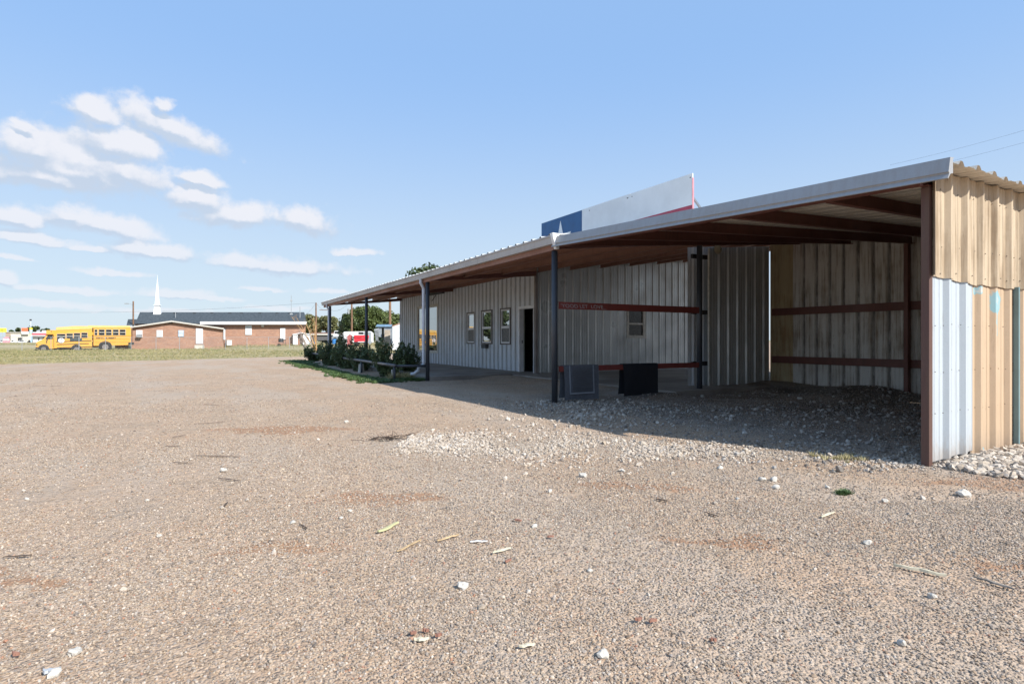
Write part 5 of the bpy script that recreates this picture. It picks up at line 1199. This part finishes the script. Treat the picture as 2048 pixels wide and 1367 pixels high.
build_rot(fb(262.4, 265, 655, 684, D + .3, .1), 'rear_ladder', M_RUST, bus2)
build_rot(MB().tube([PW(210.5, D - .012, zat(692.5, D)), PW(210.5, D - .006, zat(692.5, D))], 11 * mp, 20), 'wheel_arch', M_BLK, bus2); wheel(210.5, 693.5, 9.2, D - .05, bus2)

# ------------------------------------------------------------------ roadside shops far left
D = 170.0; set_plane(50)
sh, _ = simple('roadside_shop', 'far cream shop building with an orange box sign over its roof', 'building', [('wall', fb(21, 64, 665, 687, D, 14), M_CREAM), ('roof', fb(20.5, 64.5, 664, 665, D - .3, 14.6), M_TRIM), ('window', fb(36, 45, 675, 683, D - .2, .15), M_GLASSD), ('door', fb(52, 55, 675, 686, D - .2, .15), M_TRIM), ('raised_front', fb(43, 57, 662, 668, D - .6, .5), M_WHITEF), ('orange_sign', fb(43, 56, 655.6, 661.9, D - .7, .5), M_ORANGE)])
simple('roadside_shop', 'far white shop with a red awning band, left of the school bus nose', 'building', [('wall', fb(66, 108, 664, 687, D + 6, 12), M_WHITEF), ('awning_band', fb(64, 108, 666, 670, D + 5.2, .7), M_REDS), ('cornice', fb(64, 108, 670.1, 671.2, D + 5.0, .9), M_WHITE), ('window', fb(76, 79, 675, 679, D + 5.8, .15), M_GLASSD), ('window', fb(86, 89, 674, 678, D + 5.8, .15), M_GLASSD), ('roof_unit', fb(84, 92, 660.5, 663.9, D + 8, 3), M_WHITEF)])
simple('tan_building', 'far tan building behind the pink stand at the left edge', 'building', [('wall', fb(11, 20.8, 664, 680, D + 8, 10), mat('tan_wall', (.36, .27, .21), .8)), ('roof', fb(10.5, 20.9, 663.3, 664, D + 7.8, 10.4), M_TRIM)])
r_, o_ = simple('yellow_sign', 'yellow sign board with two dark lines at the left edge of the picture', 'sign', [('board', fb(-3, 13, 656, 664, D - 20, .4), M_YELS), ('post', fb(4.5, 5.5, 664.1, 689, D - 19.9, .3), M_FENCE)])
for py_, s_ in ((659.6, 'OPEN'), (662.9, 'SALE')):
    pass
for k_, (a_, b__, c__) in enumerate(((1, 3, 658.4), (3.6, 5.8, 658.4), (1, 2.6, 661.1), (3.4, 4.8, 661.1), (5.4, 6.6, 661.1))): build_rot(fb(a_, b__, c__, c__ + 1.1, D - 20.05, .03), 'dark_mark', M_BLK, o_[0])
simple('price_pole', 'pale pole with stacked small yellow and blue signs and a dark lamp head on top', 'sign', [('pole', fb(61.3, 62, 642, 688, D - 8, .2), M_WHITE), ('lamp_head', fb(59, 63.5, 638, 641, D - 8.1, .4), M_BLK), ('yellow_box', fb(59, 65, 655.5, 658.5, D - 8.2, .4), M_YELS), ('blue_box', fb(59, 65, 659, 666, D - 8.2, .4), mat('pale_blue_sign', (.40, .55, .62), .5)), ('yellow_box', fb(57, 62, 667, 671, D - 8.3, .4), mat('cream_sign', (.65, .60, .35), .5)), ('lower_pillar', fb(61, 64.5, 672, 687, D - 8.2, .4), mat('blue_pillar', (.28, .42, .60), .5)), ('small_lamp', fb(58.5, 60.5, 650.8, 652.3, D - 8.1, .3), M_BLK)])
simple('pink_stand', 'small pink and red stand with two white windows at the left edge', 'stand', [('base', fb(5, 20, 681, 686.5, D - 16, 2), M_PINK), ('wall', fb(5.5, 19.5, 677, 681, D - 16, 2), M_PINK), ('window', fb(6, 11, 677.5, 681, D - 16.1, .08), M_WHITE), ('window', fb(13, 18.5, 677.5, 681, D - 16.1, .08), M_WHITE), ('roof', bpoly([(6, 677), (19, 677), (17, 673), (10, 673)], D - 16, 2), M_PINK)])
def car(px0, px1, D, m, label, gy=687.0, hp=6.4):
    L_ = px1 - px0; pts = [(0, 0), (0, .42), (.10, .52), (.28, .56), (.38, 1), (.72, 1), (.86, .58), (1, .5), (1, 0)]
    m1 = bpoly([(px0 + L_ * a_, gy - 1 - hp * b_) for a_, b_ in pts], D, 1.8); wn = bpoly([(px0 + L_ * a_, gy - 1 - hp * b_) for a_, b_ in ((.33, .6), (.40, .93), (.70, .93), (.80, .6))], D - .02, .015)
    r_, o_ = simple('parked_car', label, 'car', [('body', m1, m), ('side_window', wn, M_GLASSD)])
    for t in (.2, .8):
        c = PW(px0 + L_ * t, D - .05, zat(gy - .9, D)); build_rot(MB().tube([c, c + FW * .2], .32, 12), 'wheel', M_TYRE, r_)
car(30, 53, 160, M_CAR, 'pale far car parked in front of the cream shop'); car(-2, 7, 158, M_CAR, 'white far car at the very left edge'); car(20, 29, 163, M_CAR, 'small white far car right of the pink stand')
car(54, 62, 163, M_BLK, 'dark far car left of the blue pillar')

# ------------------------------------------------------------------ yard behind the porch
set_plane(740)
D = 56.0
wm, _ = simple('metal_container', 'tall white ribbed metal container beside the corner of the building', 'container', [('side_wall', bpoly([(785, 699), (785, 652.5), (830, 638), (830, 703)], D, 2.4), M_WHITEF), ('roof_edge', bpoly([(784.5, 652.4), (784.5, 650.6), (830, 636), (830, 637.9)], D - .04, 2.5), mat('rusty_roof_edge', (.30, .15, .09), .8))])
for px in (789, 792.5, 796, 799.5, 803, 806.5): build_rot(fb(px, px + .45, 653 - (px - 785) * .32 + .6, 698, D - .03, .028), 'rib', mat('rib_shadow_grey', (.42, .46, .5), .5), wm)
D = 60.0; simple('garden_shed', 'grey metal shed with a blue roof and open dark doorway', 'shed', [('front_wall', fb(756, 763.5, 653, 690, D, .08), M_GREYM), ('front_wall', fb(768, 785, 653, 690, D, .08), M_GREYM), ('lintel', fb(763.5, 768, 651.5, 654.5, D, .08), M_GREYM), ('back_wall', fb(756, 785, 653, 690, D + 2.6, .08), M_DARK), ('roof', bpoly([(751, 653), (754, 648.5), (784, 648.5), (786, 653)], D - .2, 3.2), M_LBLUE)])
simple('wooden_panel', 'tall tan wooden panel leaning on the grey shed', 'board', [('panel', fb(769, 780.5, 659.5, 692, D - .5, .12), mat('stained_tan_board', (.36, .30, .24), .8, var=.3, scale=2))])
m = bpoly([(748, 658), (757, 656), (762, 690), (753, 690)], D - 1.5, .25); lm = [('panel_body', m, M_GREYM)]
for i in range(11): t = i / 11; lm.append(('louvre', bpoly([(748.6 + 5 * t, 659.5 + 28 * t), (756.8 + 4.6 * t, 658 + 29 * t), (757 + 4.6 * t, 659.2 + 29 * t), (748.8 + 5 * t, 660.7 + 28 * t)], D - 1.58, .07), M_FENCE))
simple('louvred_panel', 'leaning grey louvred metal panel left of the blue roofed shed', 'panel', lm)
D = 74.0; rt, _ = simple('red_trailer', 'bright red trailer box behind the shrubs', 'trailer', [('upper_box', bpoly([(708, 670), (737, 670), (738, 674.5), (708, 675)], D, 2.0), M_REDP), ('lower_box', bpoly([(708, 675.8), (737, 675.4), (736, 682), (708, 683)], D + .02, 1.9), M_REDP), ('seam', fb(708, 737, 675, 675.8, D + .08, 1.7), M_TRIMD), ('frame', fb(706, 744, 684, 686, D + .3, 1.2), M_GREYM), ('tongue', bpoly([(738, 688), (744, 681), (745, 682), (739, 690)], D, .2), M_FENCE)])
for px in (714, 731): build_rot(MB().tube([PW(px, D + .02, zat(687.5, D)), PW(px, D + .2, zat(687.5, D))], .26, 12), 'wheel', M_TYRE, rt)
simple('red_board', 'faded red board standing at the left end of the bright red trailer', 'panel', [('board', bpoly([(694.5, 692), (694.5, 672), (699, 668.5), (704, 670), (704, 692)], D - .6, .2), M_REDD)])
D = 82.0; simple('camper_trailer', 'white camper trailer behind the red trailer', 'trailer', [('body', bpoly([(683, 684), (683, 668), (688, 663), (742, 662), (747, 666), (747, 684)], D, 2.3), M_WHITEF), ('window', fb(717, 727, 664, 668, D - .03, .02), M_GLASSD), ('grey_panel', fb(728, 742, 663.5, 684, D - .03, .02), M_GREYM), ('wheel', MB().tube([PW(712, D - .04, zat(686, D)), PW(712, D + .1, zat(686, D))], .33, 12), M_TYRE)])
D = 76; simple('white_tank', 'lumpy white wrapped tank between the blue drum and the red board', 'tank', [('tank', MB().tube([PW(686, D, .2), PW(687, D, .8), PW(687.5, D, 1.25), PW(689, D, 1.6)], [.42, .50, .45, .2], 10), M_WHITE)])
simple('white_stones', 'white debris pile on the dry grass below the red board', 'debris', [('pile', MB().tube([PW(697, 62, 0.02), PW(697, 62, .12)], [.5, .2], 8), M_WHITE)])
D = 84; m = MB().tube([PW(668.5, D, .0), PW(668.5, D, 1.25)], .30, 12); simple('blue_drum', 'blue plastic drum right of the far porch post', 'drum', [('drum', m, M_BLUEB), ('lid', MB().tube([PW(668.5, D, 1.251), PW(668.5, D, 1.30)], .31, 12), mat('blue_lid', (.05, .26, .58), .5))])
simple('blue_drum', 'dull blue drum between the bare tree and the storage shed', 'drum', [('drum', MB().tube([PW(629.5, D + 3, .0), PW(629.5, D + 3, .9)], .24, 12), mat('dull_blue', (.10, .20, .36), .6)), ('lid', MB().tube([PW(629.5, D + 3, .901), PW(629.5, D + 3, .95)], .25, 12), M_GREYM)])
D = 128; simple('long_low_building', 'long low dark building with a pale roof edge far behind the bare tree', 'building', [('wall', fb(621, 690, 670, 680.5, D, 8), mat('dark_far_wall', (.10, .10, .105), .8)), ('roof_edge', fb(620.5, 690.5, 667, 669.8, D - .3, 8.6), M_TRIM), ('roof', bpoly([(621, 666.9), (690, 666.9), (688, 664.5), (623, 664.5)], D, 8), mat('red_brown_roof', (.16, .085, .07), .8))])
D = 98; simple('pickup_truck', 'pale parked truck seen between the far porch post and the red trailer', 'truck', [('cab', bpoly([(666, 672), (669, 661), (679, 661), (682, 672)], D, 1.9), M_CAR), ('bed', fb(682, 694, 665.5, 673, D, 1.9), M_CAR), ('window', fb(669.5, 678, 662.5, 666.5, D - .03, .02), M_GLASSD), ('lower_body', fb(664, 694, 672, 679, D, 1.9), mat('grey_truck', (.25, .27, .29), .5)), ('wheel', MB().tube([PW(670, D - .05, zat(679, D)), PW(670, D + .2, zat(679, D))], .36, 12).tube([PW(688, D - .05, zat(679, D)), PW(688, D + .2, zat(679, D))], .36, 12), M_TYRE)])

# ------------------------------------------------------------------ poles and wires
def pole(px, D, pyt, label, arm=0, lamp=False, r_=.13):
    p = at(px, D); g0 = float(gz(p.x, p.y)); root = thing('utility_pole', label, 'utility pole', (p.x, p.y, g0)); zt_ = zat(pyt, D)
    build_rot(MB().tube([p + UP * (g0 - .1), p + UP * zt_], [r_ * 1.15, r_ * .8], 8), 'pole', M_POLE, root)
    if arm: build_rot(MB().obox(p + UP * (zt_ - .35) - RT * arm * .35, RT * arm * .75, FW * .06, UP * .06), 'crossarm', M_POLE, root)
    if lamp: build_rot(MB().bar(p + UP * (zt_ - .5), p + UP * (zt_ - .3) - RT * .55, .05, .05).obox(p + UP * (zt_ - .33) - RT * .75, RT * .22, FW * .1, UP * .06), 'lamp_arm', M_FENCE, root)
    return p + UP * zt_
tA = pole(266.5, 74, 602, 'brown pole with a small lamp arm behind the rear school bus', lamp=True, r_=.10)
tB = pole(632, 95, 605, 'tall bare pole right of the church roof'); tC = pole(656.5, 120, 616.5, 'utility pole with a crossarm left of the far porch post', 1.6)
tD = pole(703.5, 92, 600, 'rusty brown utility pole in front of the dark tree', r_=.16); build_rot(MB().tube([tD - RT * .5 - UP * 2.2, tD - RT * .5 - UP * 1.4], .16, 8), 'transformer', M_FENCE, bpy.data.objects['utility_pole.003'])
tE = pole(779.5, 88, 596, 'tan utility pole rising behind the blue roofed shed', r_=.17); tF = pole(781.5, 91, 600, 'darker slim pole close behind the tan utility pole', r_=.09)
tG = pole(623, 150, 628, 'far pole with transformers among the olive trees', 1.2)
def wire(a, b_, sag, label, r_=.014):
    pts = [a.lerp(b_, i / 14) - UP * sag * 4 * (i / 14) * (1 - i / 14) for i in range(15)]
    o = MB().tube(pts, r_, 4, False).build('power_wire', M_WIRE, None, org=a); tag(o, label, 'wire')
wire(tB, PW(612, 93, zat(628, 93)), .2, 'service wire from the tall bare pole down to the church roof')
wire(tB, tC, .7, 'wire between the tall bare pole and the crossarm pole'); wire(tC, tD, 1.0, 'wire between the crossarm pole and the rusty brown pole'); wire(tD, tE, .8, 'wire between the rusty brown pole and the tan pole')
wire(tB, PW(-200, 150, zat(612, 150)), 1.5, 'long faint wire running left above the church roof', .012)
wire(PW(1780, 60, zat(330, 60)), PW(2300, 45, zat(180, 45)), .5, 'upper faint wire in the sky above the shed roof', .010)
wire(PW(1800, 60, zat(345, 60)), PW(2300, 45, zat(208, 45)), .5, 'lower faint wire in the sky above the shed roof', .010)

# ------------------------------------------------------------------ west side of the yard (mirrored in the windows)
set_plane(-300)
def westb(px0, px1, py0, py1, D, dep): return fb(px0, px1, py0, py1, D, dep)
simple('white_trailer', 'white box trailer west of the yard, mirrored in the narrow windows', 'trailer', [('body', fb(-760, -640, 640, 712, 36, 3), M_WHITE), ('underframe', fb(-750, -650, 712, 719, 36.3, 2), M_BLK)])
simple('yellow_loader', 'yellow machine west of the yard, mirrored in the large window', 'machine', [('body', fb(-100, -60, 655, 695, 62, 2.3), M_YEL), ('cab', fb(-92, -72, 640, 655, 62.2, 1.8), M_YELP)])
simple('brown_house', 'low brown house west of the yard, mirrored in the large window', 'house', [('wall', fb(-330, -200, 652, 700, 64, 8), M_BRICK), ('roof', bpoly([(-338, 652), (-192, 652), (-215, 630), (-310, 630)], 63.5, 9), M_SHING)])
